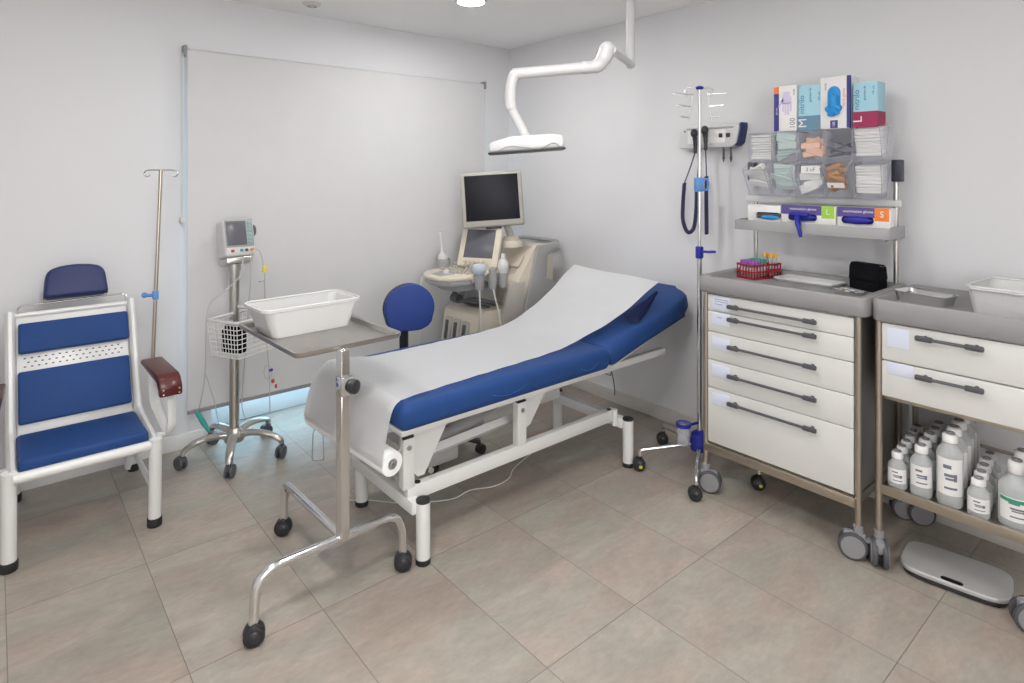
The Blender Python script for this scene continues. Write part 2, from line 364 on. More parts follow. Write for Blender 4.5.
# ceiling light and detector
t = thing('ceiling_light', 'round lit recessed downlight in the ceiling near the corner', 'light', (-1.066, -.923, CH))
MB().lathe([(.078, 0), (.096, 0), (.098, -.006), (.09, -.010), (.078, -.008), (.078, 0)], (-1.066, -.923, CH), seg=32).build('trim', 'trim', t)
MB().cyl((-1.066, -.923, CH - .001), (-1.066, -.923, CH - .005), .078, seg=32).build('diffuser', 'led', t, label='glowing white diffuser')
t = thing('smoke_detector', 'small flat round white detector on the ceiling above the blind', 'detector', (-1.763, -.277, CH))
MB().lathe([(.0, -.020), (.03, -.020), (.048, -.012), (.055, 0), (0, 0)], (-1.763, -.277, CH)).build('body', 'whitep', t)
MB().lathe([(.016, -.0205), (.026, -.0215), (.028, -.020), (.016, -.0195)], (-1.763, -.277, CH)).build('vent_ring', 'castorg', t)
# ------------------------------------------------------------------ helpers for repeated parts
def castor(parent, x, y, zt, r, wid, ang, wm='blackp', hm='blackp', stem=None, disc=None, brake=False):
    """twin wheel castor: touches the floor, stem up to zt"""
    d = V(math.cos(ang), math.sin(ang), 0); s = V(-d.y, d.x, 0); c = V(x, y, r) + d * r * .35
    h = MB(); h.cyl((x, y, r * 1.0), (x, y, zt), stem or r * .28, seg=12)
    h.box(c + V(0, 0, r * .55) - d * r * .1, (r * 1.5, wid * .55, r * .9), r * .2, rz=ang)
    ho = h.build('castor', hm, parent)
    w = MB()
    for k in (-1, 1):
        p = c + s * (wid * .30 * k); w.cyl(p - s * wid * .16, p + s * wid * .16, r, seg=24, bev=r * .15)
    w.build('wheel', wm, ho)
    if disc:
        w = MB()
        for k in (-1, 1):
            p = c + s * (wid * .462 * k); w.cyl(p - s * .002, p + s * .002, r * .8, seg=24)
        w.build('wheel_disc', disc, ho)
    if brake:
        MB().box(c - d * r * 1.15 + V(0, 0, r * .55), (r * .7, wid * .5, r * .25), r * .08, rz=ang).build('brake_pedal', hm, ho)
    return ho
def proj_pt(u, v, d):  # a point seen at u, v at distance d along the view
    return CP + CF * d + CR * ((u - 512) / 612 * d) + V(0, 0, (173 - v) / 612 * d)
# ------------------------------------------------------------------ blood-sampling chair by the left wall
def by(z): return -.38 + (z - .38) * .42      # plane of the reclined back
ch = thing('treatment_chair', 'white metal treatment chair with blue cushions, headrest and dark red armrest', 'chair', (-2.92, -.45, 0))
XL, XR = -3.152, -2.672
f = MB()
for x in (XL, XR):
    sx = -1 if x == XL else 1
    f.tube(fillet([(x, by(.90), .90), (x, by(.40) - .01, .395), (x, -.775, .37)], .05, 6), .031, 10, flat=.62)
    f.tube(fillet([(x, by(.42), .40), (x, -.20, .36), (x, -.112, .02)], .05), .02, 10)
    f.tube([(x, -.155, .16), (x, -.745, .16)], .013, 8)
f.tube([(XL, -.775, .365), (XR, -.775, .365)], .021, 12)
f.tube([(XL, by(.9) , .885), (XR, by(.9), .885)], .012, 8)
fo = f.build('frame', 'white', ch)
for x, y in ((XL - .012, -.739), (XR + .004, -.754), (XL + .02, -.108), (XR + .02, -.112)):
    l = MB()
    if y < -.5: l.tube([(x, y - .022, .39), (x, y, .03)], .026, 14)
    else: l.tube([(x, y - .01, .3), (x, y, .03)], .022, 12)
    lo = l.build('leg', 'white', ch)
    MB().cyl((x, y, 0), (x, y, .038), .030 if y < -.5 else .026, seg=16, bev=.004).build('rubber_foot', 'black', lo)
def backplate(z0, z1, y_off, th, bev, x0=XL + .022, x1=XR - .022, curve=0.0):
    b = MB(); zc = (z0 + z1) / 2; tilt = math.atan(.42)
    b.box(((x0 + x1) / 2, by(zc) + y_off, zc), (x1 - x0, th, (z1 - z0) / math.cos(tilt)), bev, rot=Matrix.Rotation(-tilt, 3, 'X'), seg=3)
    return b
backplate(.39, .895, .012, .008, .002).build('back_panel', 'white', ch)
holes = MB(); rot = Matrix.Rotation(-math.atan(.42), 3, 'X')
for i in range(15):
    for j in range(3):
        z = .663 + j * .0175; x = -3.10 + i * .026 + (.013 if j % 2 else 0)
        if x < -2.70: holes.box((x, by(z) + .0075, z), (.009, .003, .006), .001, rot=rot, seg=1)
holes.build('perforation', 'dgrey', ch)
backplate(.437, .648, -.013, .032, .010, -3.126, -2.697).build('backrest_cushion', 'blue', ch)
backplate(.722, .850, -.013, .032, .010, -3.123, -2.693).build('backrest_cushion', 'blue', ch)
s = MB(); s.box((-2.915, -.60, .398), (.445, .345, .05), .018, rot=Matrix.Rotation(R(-1.5), 3, 'X'), seg=4)
s.build('seat_cushion', 'blue', ch)
MB().bb(XL + .02, XR - .02, -.76, by(.40), .355, .372).build('seat_pan', 'white', ch)
MB().tube(fillet([(-3.125, by(.88), .88), (-3.125, by(.93), .925), (-2.69, by(.94), .935), (-2.69, by(.88), .88)], .05, 6), .005, 8).build('headrest_rail', 'chrome', ch)
hr = MB()
def hrprof(k): return k
tilt = math.atan(.42)
poly = [(-.128, -.078), (.128, -.078), (.130, -.06), (.121, .035), (.104, .062), (.06, .076), (0, .081), (-.06, .076), (-.104, .062), (-.121, .035), (-.130, -.06)]
mx = Matrix.Translation((-2.899, by(1.015) - .005, 1.015)) @ Matrix.Rotation(-tilt, 4, 'X')
hr.prism(poly, 'xz', -.04, .03, .018, mx, seg=4); hr.build('headrest', 'bluedk', ch)
# arms: bent flat bar and red wood pad (the left one mostly outside the picture)
for ax, sd in ((-2.585, 1), (-3.245, -1)):
    a = MB()
    a.tube(fillet([(ax - .03 * sd, -.36, .615), (ax - .02 * sd, -.40, .42), (ax, -.61, .335), (ax + .010 * sd, -.625, .37), (ax + .010 * sd, -.615, .575)], .035, 6), .022, 10, flat=.38, up=(0, 1, 0))
    a.tube([(ax - .028 * sd, -.37, .60), (ax, -.60, .585)], .014, 8, flat=.6)
    a.tube([(ax - .02 * sd, -.61, .335), (XR if sd > 0 else XL, -.66, .36)], .014, 8)
    ao = a.build('arm_support', 'white', ch)
    prof = [(-.345, .632), (-.345, .610), (-.60, .572), (-.625, .545), (-.630, .520), (-.657, .520), (-.655, .562), (-.628, .603), (-.60, .614)]
    p = MB(); p.prism(prof, 'yz', ax - .045, ax + .05, .008)
    for v in p.bm.verts: v.co.x += -.028 * sd * (v.co.y + .655) / .31
    po = p.build('arm_pad', 'wood', ch, label='glossy dark red wooden pad')
    sc = MB()
    for z in (.533, .553): sc.cyl((ax - .03, -.655, z), (ax - .03, -.659, z), .004, seg=8); sc.cyl((ax + .035, -.655, z), (ax + .035, -.659, z), .004, seg=8)
    sc.build('screw', 'chrome', po)
ip = MB(); pb, pt = V(-2.608, -.352, .55), V(-2.566, -.33, 1.565)
ip.cyl(pb, pt, .0085, seg=12); ipo = ip.build('drip_pole', 'brass', ch)
h = MB()
for k in (-1, 1):
    d = V(.7632, -.6461, 0) * k
    h.tube(spline([pt, pt + d * .05, pt + d * .075 + V(0, 0, -.004), pt + d * .085 + V(0, 0, -.018), pt + d * .075 + V(0, 0, -.032), pt + d * .06 + V(0, 0, -.030), pt + d * .056 + V(0, 0, -.022)], 5), .0035, 8)
h.build('hook', 'chrome', ipo)
k = MB(); q = pb.lerp(pt, .385); k.box(q, (.026, .026, .045), .006); k.cyl(q, q + V(-.045, .02, 0), .008, seg=10); k.ball(q + V(-.045, .02, .002), .014)
k.build('clamp_knob', 'ivlight', ipo)
# ------------------------------------------------------------------ monitor stand, basket, patient monitor
SX, SY = -2.205, -.292
ms = thing('monitor_stand', 'steel five-legged rolling stand with white wire basket in front of blind', 'stand', (SX, SY, 0))
MB().cyl((SX, SY, .10), (SX, SY, 1.035), .026, seg=24).build('pole', 'steel', ms)
b = MB(); b.lathe([(.0, .085), (.05, .09), (.055, .12), (.035, .15), (.026, .16), (0, .16)], (SX, SY, 0)); hub = b.build('hub', 'steel', ms)
for px, py in ((-2.459, -.276), (-2.299, -.534), (-2.008, -.466), (-2.264, -.056), (-1.97, -.13)):
    d = (V(px, py, 0) - V(SX, SY, 0)); dn = d.normalized(); e = V(SX, SY, 0) + d
    l = MB(); pts = [V(SX, SY, .12) + dn * .02, V(SX, SY, .135) + dn * .10, V(SX, SY, .125) + dn * .19, V(SX, SY, .098) + dn * (d.length - .012), e + V(0, 0, .075)]
    sp = spline(pts, 5); l.tube(sp, [.026 - .008 * i / (len(sp) - 1) for i in range(len(sp))], 10, flat=.7)
    lo = l.build('leg', 'steel', ms)
    a = random.uniform(0, 6)
    castor(ms, px, py, .08, .034, .045, a, 'dgrey', 'dgrey')
# basket
bn = V(-.90, -.436, 0).normalized(); bx = V(-bn.y, bn.x, 0); BC = V(SX, SY, 0) + V(.018, -.12, 0)
def bpnt(a, n, z): return BC + bx * a + bn * n + V(0, 0, z)
bk = MB(); W2, D2 = .105, .145; z0, z1 = .60, .775
for i in range(8):
    z = z0 + (z1 - z0) * i / 7; kk = .86 + .14 * i / 7
    loop = [bpnt(-W2 * kk, D2 * kk, z), bpnt(W2 * kk, D2 * kk, z), bpnt(W2 * kk, -D2 * kk, z), bpnt(-W2 * kk, -D2 * kk, z)]
    bk.tube(fillet(loop + [loop[0]], .02, 3), .0022, 6)
for a in [-1 + 2 * i / 9 for i in range(10)]:
    bk.tube([bpnt(a * W2, D2, z1), bpnt(a * W2 * .86, D2 * .86, z0), bpnt(a * W2 * .86, -D2 * .86, z0), bpnt(a * W2, -D2, z1)], .002, 6)
for n in [-1 + 2 * i / 9 for i in range(10)]:
    bk.tube([bpnt(-W2, n * D2, z1), bpnt(-W2 * .86, n * D2 * .86, z0), bpnt(W2 * .86, n * D2 * .86, z0), bpnt(W2, n * D2, z1)], .002, 6)
bko = bk.build('basket', 'white', ms, label='white wire basket')
loop = [bpnt(-W2, D2, z1 + .012), bpnt(W2, D2, z1 + .012), bpnt(W2, -D2, z1 + .012), bpnt(-W2, -D2, z1 + .012)]
MB().tube(fillet(loop, .02, 4)[:], .008, 10, closed=True).build('basket_rim', 'whitep', bko)
tr = MB(); tr.tube(fillet([bpnt(-W2, -D2 * .3, z1 + .01), bpnt(-W2, -D2 * .3, z1 + .045), bpnt(W2, -D2 * .3, z1 + .045), bpnt(W2, -D2 * .3, z1 + .01)], .03, 4), .009, 10); tr.build('basket_handle', 'whitep', bko)
cu = MB(); cu.box(bpnt(-.01, .05, .68), (.13, .05, .15), .02, rz=math.atan2(bx.y, bx.x), seg=3); cu.box(bpnt(-.02, .08, .67), (.10, .02, .12), .008, rz=math.atan2(bx.y, bx.x))
tag(cu.build('blood_pressure_cuff', 'cloth'), 'black folded pressure cuff lying in the white wire basket', 'cuff')
# patient monitor
PM = thing('patient_monitor', 'small white vital signs monitor with grey screen on the rolling stand', 'monitor', (SX, SY, 1.03), R(4))
mx = Matrix.Translation((SX + .012, SY - .005, 1.192)) @ Matrix.Rotation(R(4), 4, 'Z') @ Matrix.Rotation(R(-14), 4, 'X')
MB().box((0, 0.02, 0), (.162, .13, .205), .018, seg=3).build('housing', 'whitep', PM, mx=mx)
MB().box((-.002, -.046, .022), (.145, .006, .15), .005).build('bezel', 'usgrey', PM, mx=mx)
MB().box((-.018, -.0495, .022), (.104, .002, .132), .0008).build('screen', 'lcd', PM, mx=mx)
for i in range(6): MB().box((.053, -.0495, .075 - i * .021), (.026, .004, .017), .002).build('key', 'tealkey', PM, mx=mx)
for i, (x, m) in enumerate(((-.045, 'redt'), (.002, 'teal'), (.028, 'dgrey'), (.056, 'orange'))):
    MB().cyl((x, -.044, -.072), (x, -.054, -.074), .008, seg=12).build('socket', m, PM, mx=mx)
MB().tube(fillet([(.075, .0, .07), (.10, 0, .06), (.10, 0, .02), (.075, 0, .0)], .02, 4), .009, 8).build('side_latch', 'dgrey', PM, mx=mx)
b = MB(); b.box((SX + .004, SY - .012, 1.068), (.135, .13, .034), .008, rot=Matrix.Rotation(R(4), 3, 'Z') @ Matrix.Rotation(R(-14), 3, 'X')); b.cyl((SX, SY, 1.02), (SX, SY, 1.072), .034, seg=20)
b.build('mount', 'steel', PM)
def cab(pts, r=.0028, m='cable', name='cable', parent=None): return MB().tube(spline(pts, 8), r, 6).build(name, m, parent)
fr = V(SX, SY, 0)
P = lambda u, v, d=3.28: proj_pt(u, v, d)
c = cab([P(243, 257, 3.23), P(241, 275, 3.18), P(226, 290, 3.14), P(209, 306, 3.1), P(206, 335, 3.1), P(205, 375, 3.14), P(200, 405, 3.18), P(197, 413, 3.2), P(207, 428, 3.22)], parent=PM)
d = MB(); d.tube([P(197, 412, 3.2), P(203, 422, 3.21), P(209, 431, 3.22)], [.011, .014, .009], 10); d.build('finger_sensor', 'teal', c, label='teal finger clip')
cab([P(206, 375, 3.14), P(214, 400, 3.2), P(219, 425, 3.25), P(222, 428, 3.26)], .002, parent=PM)
cab([P(250, 255, 3.23), P(251, 275, 3.24), P(249, 300, 3.26), P(247, 330, 3.3), P(244, 370, 3.34), P(242, 405, 3.36), P(246, 420, 3.36)], .0026, parent=PM)
c = cab([P(253, 248, 3.25), P(260, 252, 3.26), P(264, 268, 3.27), P(265, 290, 3.28), P(266, 330, 3.3), P(269, 370, 3.3), P(270, 412, 3.32)], .0026, parent=PM)
MB().box(P(264.5, 269, 3.27), (.026, .014, .036), .005, rz=.4).build('cable_clip', 'yellow', c, label='yellow cable clip')
MB().box(P(262, 281, 3.27), (.035, .012, .01), .003, rz=.4).build('cable_clip', 'cable', c)
d = MB(); d.tube([P(268 + 4 * math.cos(a), 372 + 7 * math.sin(a), 3.29) for a in [i * math.pi / 6 for i in range(12)]], .002, 6, closed=True); d.build('lead_loop', 'cable', c)
MB().box(P(271, 370, 3.28), (.02, .01, .014), .003, rz=.4).build('lead_clip', 'ivblue', c, label='blue lead clip')
d = MB(); d.box(P(273, 381, 3.28), (.016, .01, .02), .003, rz=.3); d.box(P(276, 386, 3.28), (.014, .01, .02), .003, rz=.8); d.build('lead_clip', 'redt', c, label='red lead clips')
# ------------------------------------------------------------------ instrument (mayo) stand and its tub
mo = thing('instrument_stand', 'chrome wheeled instrument stand with flat steel tray in the foreground', 'stand', (-2.245, -1.725, 0))
PMX, PMY = -2.24, -1.73
MB().box((PMX, PMY, .565), (.036, .036, .69), .002, rz=R(12), seg=1).build('outer_post', 'chrome', mo)
b = MB(); b.box((PMX, PMY, .84), (.027, .027, .15), .002, rz=R(12), seg=1); 
for k in (-1, 1): b.box((PMX + .03 + .06 * k, PMY + .28, .894), (.018, .40, .008), .002)
b.box((PMX + .03, PMY + .09, .893), (.16, .03, .008), .002); b.build('inner_post', 'chrome', mo)
kb = MB(); kd = V(.45, -.89, 0).normalized(); c0 = V(PMX, PMY, .78)
kb.cyl(c0 + kd * .015, c0 + kd * .04, .010, seg=12); kb.cyl(c0 + kd * .035, c0 + kd * .062, .026, seg=16, bev=.006); kb.build('locking_knob', 'blackp', mo)
MB().box(c0 + kd * .01, (.05, .05, .07), .006, rz=R(8)).build('clamp_collar', 'chrome', mo)
fz = .225
f = MB(); f.tube(fillet([(-2.555, -1.735, .06), (-2.545, -1.733, fz), (PMX, PMY, fz), (-1.995, -1.722, fz), (-1.985, -1.72, .06)], .09, 8), .0165, 14)
f.build('base_tube', 'chrome', mo)
f = MB(); f.tube(fillet([(PMX, PMY, fz), (-2.258, -1.20, fz), (-2.257, -1.185, .06)], .05, 8), .0165, 14); f.build('base_tube', 'chrome', mo)
for x, y, a in ((-2.553, -1.735, 4.4), (-2.257, -1.185, 4.0), (-1.985, -1.72, 4.2)):
    c = MB(); c.cyl((x, y, .05), (x, y, .075), .014, seg=12); c.ball((x, y, .036), .036, (1, 1, 1)); co_ = c.build('castor', 'blackp', mo)
    d = V(math.cos(a), math.sin(a), 0); w = MB(); w.cyl(V(x, y, .034) + d * .012, V(x, y, .034) + d * .03, .034, seg=20, bev=.006); w.build('wheel', 'black', co_)
tz = .915; TY = R(0)
tcx, tcy, tw, tl = -2.205, -1.42, .435, .60
tmx = Matrix.Translation((tcx, tcy, 0)) @ Matrix.Rotation(R(2), 4, 'Z')
ty = MB(); ty.box((0, 0, tz - .006), (tw - .05, tl - .05, .004), 0)
def rrect(w, l, z, r, n=5):
    out = []
    for cx, cy, a0 in ((w / 2 - r, l / 2 - r, 0), (-w / 2 + r, l / 2 - r, 90), (-w / 2 + r, -l / 2 + r, 180), (w / 2 - r, -l / 2 + r, 270)):
        for k in range(n + 1): a = R(a0 + 90 * k / n); out.append((cx + r * math.cos(a), cy + r * math.sin(a), z))
    return out
def loft(mb, loops, cap0=False, cap1=False):
    rs = [[mb.bm.verts.new(p) for p in l] for l in loops]; n = len(rs[0])
    for a, b in zip(rs, rs[1:]):
        for k in range(n): mb.bm.faces.new((a[k], a[(k + 1) % n], b[(k + 1) % n], b[k]))
    if cap0: mb.bm.faces.new(rs[0][::-1])
    if cap1: mb.bm.faces.new(rs[-1])
    return mb
ty = MB()
loft(ty, [rrect(tw - .06, tl - .06, tz - .010, .02), rrect(tw - .045, tl - .045, tz - .012, .022), rrect(tw - .03, tl - .03, tz + .004, .025), rrect(tw, tl, tz + .008, .03), rrect(tw, tl, tz - .004, .03),
          rrect(tw - .012, tl - .012, tz - .012, .025), rrect(tw - .055, tl - .055, tz - .017, .02)], False, True)
ty.bm.faces.new([ty.bm.verts[i] for i in range(0)]) if False else None
ty.bm.verts.ensure_lookup_table(); ty.bm.faces.new([ty.bm.verts[i] for i in range(24)])
ty.build('tray', 'tray', mo, mx=tmx)
def tub(name, label, c, rz, W, L, H, m, cat='tub', th=.004):
    t = thing(name, label, cat, c, rz)
    b = MB(); r = .035
    loft(b, [rrect(W * .77 - th * 2, L * .84 - th * 2, th, r * .8), rrect(W * .79 - th * 2, L * .86 - th * 2, .012, r * .9), rrect(W * .93, L * .95, H - .004, r), rrect(W, L, H, r * 1.1), rrect(W, L, H - .008, r * 1.1),
             rrect(W * .94, L * .96, H - .010, r), rrect(W * .80, L * .87, .012, r * .9), rrect(W * .77, L * .84, 0, r * .8)], True, True)
    b.build('body', m, t, mx=t.matrix_basis)
    rib = MB(); rib.tube([(p[0], p[1], H + .001) for p in rrect(W - .006, L - .006, 0, r * 1.1)], .0045, 8, closed=True); rib.build('rim', m, t, mx=t.matrix_basis)
    return t
tub('storage_tub', 'white plastic rectangular tub standing on the steel instrument tray', (-2.222, -1.315, tz - .0095), R(3), .42, .235, .113, 'whitep')
# ------------------------------------------------------------------ examination table
bt = thing('examination_table', 'white framed examination table with blue padding and raised head section', 'table', (-1.27, -1.47, 0))
NY, FY = -1.80, -1.085
for x, y in ((-1.906, -1.741), (-1.896, -1.19), (-.648, -1.752), (-.632, -1.205)):
    l = MB(); l.cyl((x, y, .022), (x, y, .245), .0285, seg=24); lo = l.build('leg', 'white', bt)
    MB().cyl((x, y, 0), (x, y, .024), .0295, seg=24, bev=.003).build('foot_cap', 'black', lo)
    MB().cyl((x, y, .243), (x, y, .256), .0295, seg=24, bev=.005).build('top_cap', 'black', lo)
f = MB()
for x in (-1.93, -.66): f.bb(x - .022, x + .022, -1.735, -1.2, .20, .252, .004)
for y in (-1.68, -1.255): f.bb(-1.95, -.68, y - .018, y + .018, .235, .295, .004)
f.build('base_frame', 'white', bt)
for x in (-1.895, -.72): MB().cyl((x, -1.682, .295), (x, -1.682, .299), .012).build('plug', 'black', bt)
f = MB(); f.cyl((-.70, -1.705, .215), (-.70, -1.705, .30), .014, seg=14); f.build('stub_post', 'white', bt)
for y in (-1.68, -1.255):
    for x in (-1.945, -1.345):
        p = MB(); p.bb(x - .026, x + .026, y - .02, y + .02, .29, .49, .003); po = p.build('post', 'white', bt)
        MB().bb(x - .024, x + .024, y - .018, y + .018, .489, .500, .002).build('post_cap', 'black', po)
        if y < -1.5: MB().cyl((x, -1.699, .455), (x, -1.706, .455), .010, seg=12).build('bolt', 'steel', po)
bo = MB()
bo.cyl((-1.845, -1.70, .335), (-1.845, -1.708, .335), .012, seg=12); bo.build('bolt', 'steel', bt)
for y in (-1.665, -1.27):
    for x in (-1.93, -1.33):
        g = MB(); g.prism([(x, .53), (x + .21, .53), (x + .075, .31), (x + .045, .31), (x, .36)] if x < -1.5 else [(x, .53), (x + .19, .53), (x + .06, .36), (x, .34)], 'xz', y - .004, y + .004); g.build('gusset_plate', 'white', bt)
f = MB()
for y in (-1.72, -1.22): f.bb(-2.0, -.30, y - .018, y + .018, .522, .556, .003)
for x in (-1.98, -1.33, -.86): f.bb(x - .018, x + .018, -1.72, -1.22, .522, .552, .003)
f.bb(-2.02, -.84, -1.775, -1.14, .552, .562, .002); f.build('upper_frame', 'white', bt)
f = MB()
for y in (-1.56, -1.38):
    f.tube([(-1.84, y, .335), (-1.30, y, .36)], .024, 4)
    f.tube([(-1.30, y, .36), (-.95, y, .52)], .020, 4)
f.bb(-1.86, -1.80, -1.62, -1.32, .31, .36, .004); f.build('lift_lever', 'white', bt)
f = MB(); f.cyl((-1.80, -1.47, .31), (-1.42, -1.47, .37), .035, seg=18); f.cyl((-1.42, -1.47, .37), (-1.0, -1.47, .50), .014, seg=12); f.box((-1.70, -1.47, .285), (.22, .14, .07), .008); f.build('actuator', 'usgrey', bt)
def cushion(x0, x1, th, name):
    b = bmesh.new(); L_ = x1 - x0
    m = MB(); m.box((L_ / 2, 0, th / 2), (L_, FY - NY, th), .036, seg=5)
    return m
zb, zt = .560, .668
cs = cushion(-2.035, -.835, zt - zb, 's'); so = cs.build('seat_section', 'blue', bt, mx=Matrix.Translation((-2.035, (NY + FY) / 2, zb)))
seam = MB()
for xa, xb in ((-1.66, -1.35), (-1.10, -.90)):
    seam.tube(spline([(xa, NY + .014, zb + .085), (xa + (xb - xa) * .25, NY - .0005, zb + .045), (xa + (xb - xa) * .6, NY - .0005, zb + .035), (xb, NY + .006, zb + .08), (xb + .03, NY + .03, zt - .001)], 6), .0016, 6)
seam.build('seam', 'seam', so)
HA = R(-15.4); HL = .79
hmx = Matrix.Translation((-.825, (NY + FY) / 2, zb)) @ Matrix.Rotation(HA, 4, 'Y')
hm = MB()
def headsec():
    m = MB(); th0, th1 = .105, .108; Wd = (FY - NY) / 2; n = 10; r = .14
    pl = [(0, -Wd), (HL - r, -Wd)] + [(HL - r + r * math.sin(R(90 * k / 6)), -Wd + r - r * math.cos(R(90 * k / 6))) for k in range(1, 7)]
    pl += [(HL, Wd - r)] + [(HL - r + r * math.cos(R(90 * k / 6)), Wd - r + r * math.sin(R(90 * k / 6))) for k in range(1, 7)] + [(0, Wd)]
    b = bmesh.new(); A = [b.verts.new((x, y, 0)) for x, y in pl]; B = [b.verts.new((x, y, th0 + (th1 - th0) * x / HL)) for x, y in pl]; k = len(pl)
    b.faces.new(A[::-1]); b.faces.new(B)
    for i in range(k): b.faces.new((A[i], A[(i + 1) % k], B[(i + 1) % k], B[i]))
    ed = [e for e in b.edges if (e.verts[0] in A) == (e.verts[1] in A)] + [e for e in b.edges if e.verts[0].co.x < 1e-6 and e.verts[1].co.x < 1e-6]
    ed = list(set(ed))
    bmesh.ops.bevel(b, geom=ed, offset=.038, segments=5, affect='EDGES', profile=.5)
    m._merge(b); return m
ho = headsec().build('head_section', 'blue', bt, mx=hmx)
seam = MB(); seam.tube(spline([(.10, -.343, .05), (.25, -.3435, .035), (.42, -.3435, .06), (.53, -.33, .085), (.57, -.29, .1075)], 6), .0016, 6); seam.build('seam', 'seam', ho, mx=hmx)
f = MB(); f.box((.36, -.30, -.012), (.62, .03, .02), .003); f.box((.36, .30, -.012), (.62, .03, .02), .003); f.box((.64, 0, -.012), (.03, .6, .02), .003); f.build('head_support', 'white', bt, mx=hmx)
c = MB(); c.tube(spline([(-.87, -1.79, .545), (-.845, -1.80, .535), (-.825, -1.79, .545), (-.80, -1.78, .50), (-.765, -1.76, .43), (-.755, -1.75, .40)], 6), .003, 6); c.build('cable', 'dgrey', bt)
c = MB(); pc = proj_pt(318, 428, 2.83); c.cyl(pc, pc + V(0, 0, .12), .0018, seg=6); c.tube(fillet([pc + V(0, 0, .02), pc + V(-.018, .012, -.02), pc + V(-.022, .015, -.15), pc + V(.022, -.015, -.15), pc + V(.018, -.012, -.02), pc + V(0, 0, .02)], .01, 3), .0022, 6)
c.build('height_cord', 'usgrey', bt, label='thin grey pull cord with long wire loop')
# paper cover: hangs over the foot end onto its roll, runs up to the head end and lifts off it
pv = [(-2.0935, .437), (-2.090, .475), (-2.078, .54), (-2.060, .61), (-2.042, .650), (-2.015, .669), (-1.97, .673), (-1.7, .6735), (-1.4, .6735), (-1.15, .676), (-.98, .690), (-.83, .728), (-.68, .785), (-.55, .852), (-.45, .915), (-.375, .953)]
sp_ = spline([(a, 0, b) for a, b in pv], 6)
def paperfn(u, v):
    n = len(sp_) - 1; i = min(int(u * n), n - 1); q = sp_[i].lerp(sp_[i + 1], u * n - i)
    x = q.x; s_ = min(1, max(0, (x + 2.07) / 1.6))
    yn = -1.755 + .115 * s_ ** .7 if x < -.9 else -1.755 + .115 * (1.17 / 1.6) ** .7 + (-.085 * ((x + .9) / .52))
    yf = -1.165 + .035 * s_ + (.035 * (x + .95) / .57 if x > -.95 else 0)
    if x < -1.82: yf += (-1.078 - yf) * min(1, (-1.82 - x) / .14) * (1 if q.z > .6 else max(0, 1 - (.6 - q.z) / .16))
    y = yn + (yf - yn) * v
    z = q.z + .0012 * math.sin(x * 40 + y * 9) * (1 if x > -2.0 else 0)
    if x > -.95:                                                       # the near corner droops towards the pad
        k = (x + .95) / .57; z -= .012 * k * max(0, 1 - v * 2.2) ** 2
        z += .012 * k * max(0, v - .6) / .4
    if q.z < .66 and x < -2.0:
        k = min(1, (.66 - q.z) / .2); x -= .066 * v * k; z += .027 * v * k
    return V(x, y, z)
pp = thing('paper_cover', 'white exam paper sheet laid along the blue examination table', 'paper', (-1.25, -1.45, .674))
MB().sheet(paperfn, 78, 14, .0012).build('sheet', 'paper', pp, angle=60)
ra, rb = V(-2.045, -1.745, .437), V(-2.108, -1.145, .463)
b = MB(); dr = (rb - ra); b.lathe([(.021, 0), (.046, 0), (.0475, .003), (.0475, dr.length - .003), (.046, dr.length), (.021, dr.length), (.021, 0)], ra, dr, seg=36); ro = b.build('roll', 'paper', pp)
b = MB(); b.lathe([(.017, -.001), (.0215, -.001), (.0215, dr.length + .001), (.017, dr.length + .001), (.017, -.001)], ra, dr, seg=28); b.build('cardboard_core', 'creamd', ro)
rr = MB(); dn = dr.normalized(); rr.cyl(ra - dn * .012, rb + dn * .012, .008, seg=12); rr.tube([ra - dn * .012 if False else rb + dn * .01, rb + dn * .01 + V(.08, 0, .09)], .006, 8); rr.tube([ra + dn * .012, ra + dn * .013 + V(.045, 0, .045), V(-1.985, -1.70, .525)], .006, 8)
rr.build('roll_holder', 'steel', bt)
rr = MB(); rr.cyl(ra - dn * .006, ra - dn * .002, .0165, seg=20); rr.build('roll_bolt', 'castorg', bt)
# dark navy sheet put in as the shade under the raised paper edge
def shadefn(u, v):
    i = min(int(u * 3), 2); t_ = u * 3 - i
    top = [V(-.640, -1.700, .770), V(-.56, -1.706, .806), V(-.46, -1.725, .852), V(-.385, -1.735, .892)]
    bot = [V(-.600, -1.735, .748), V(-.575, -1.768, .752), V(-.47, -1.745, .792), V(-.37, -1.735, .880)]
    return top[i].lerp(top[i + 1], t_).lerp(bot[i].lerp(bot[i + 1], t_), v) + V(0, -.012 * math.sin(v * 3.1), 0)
st = MB(); st.sheet(shadefn, 9, 5, .005)
tag(st.build('paper_shade', 'bluedk'), 'dark navy sheet imitating the shade under the raised exam paper edge', 'painted shade')
# white flex on the floor below the table
c = MB(); c.tube(spline([(-.95, -1.32, .004), (-1.129, -1.387, .004), (-1.22, -1.45, .004), (-1.324, -1.463, .004), (-1.437, -1.417, .004), (-1.545, -1.428, .004), (-1.666, -1.365, .004), (-1.757, -1.30, .004), (-1.852, -1.185, .004), (-1.95, -1.10, .004)], 8), .0028, 6)
tag(c.build('power_flex', 'cablew'), 'thin pale cable lying on the tiles under the examination table', 'cable')
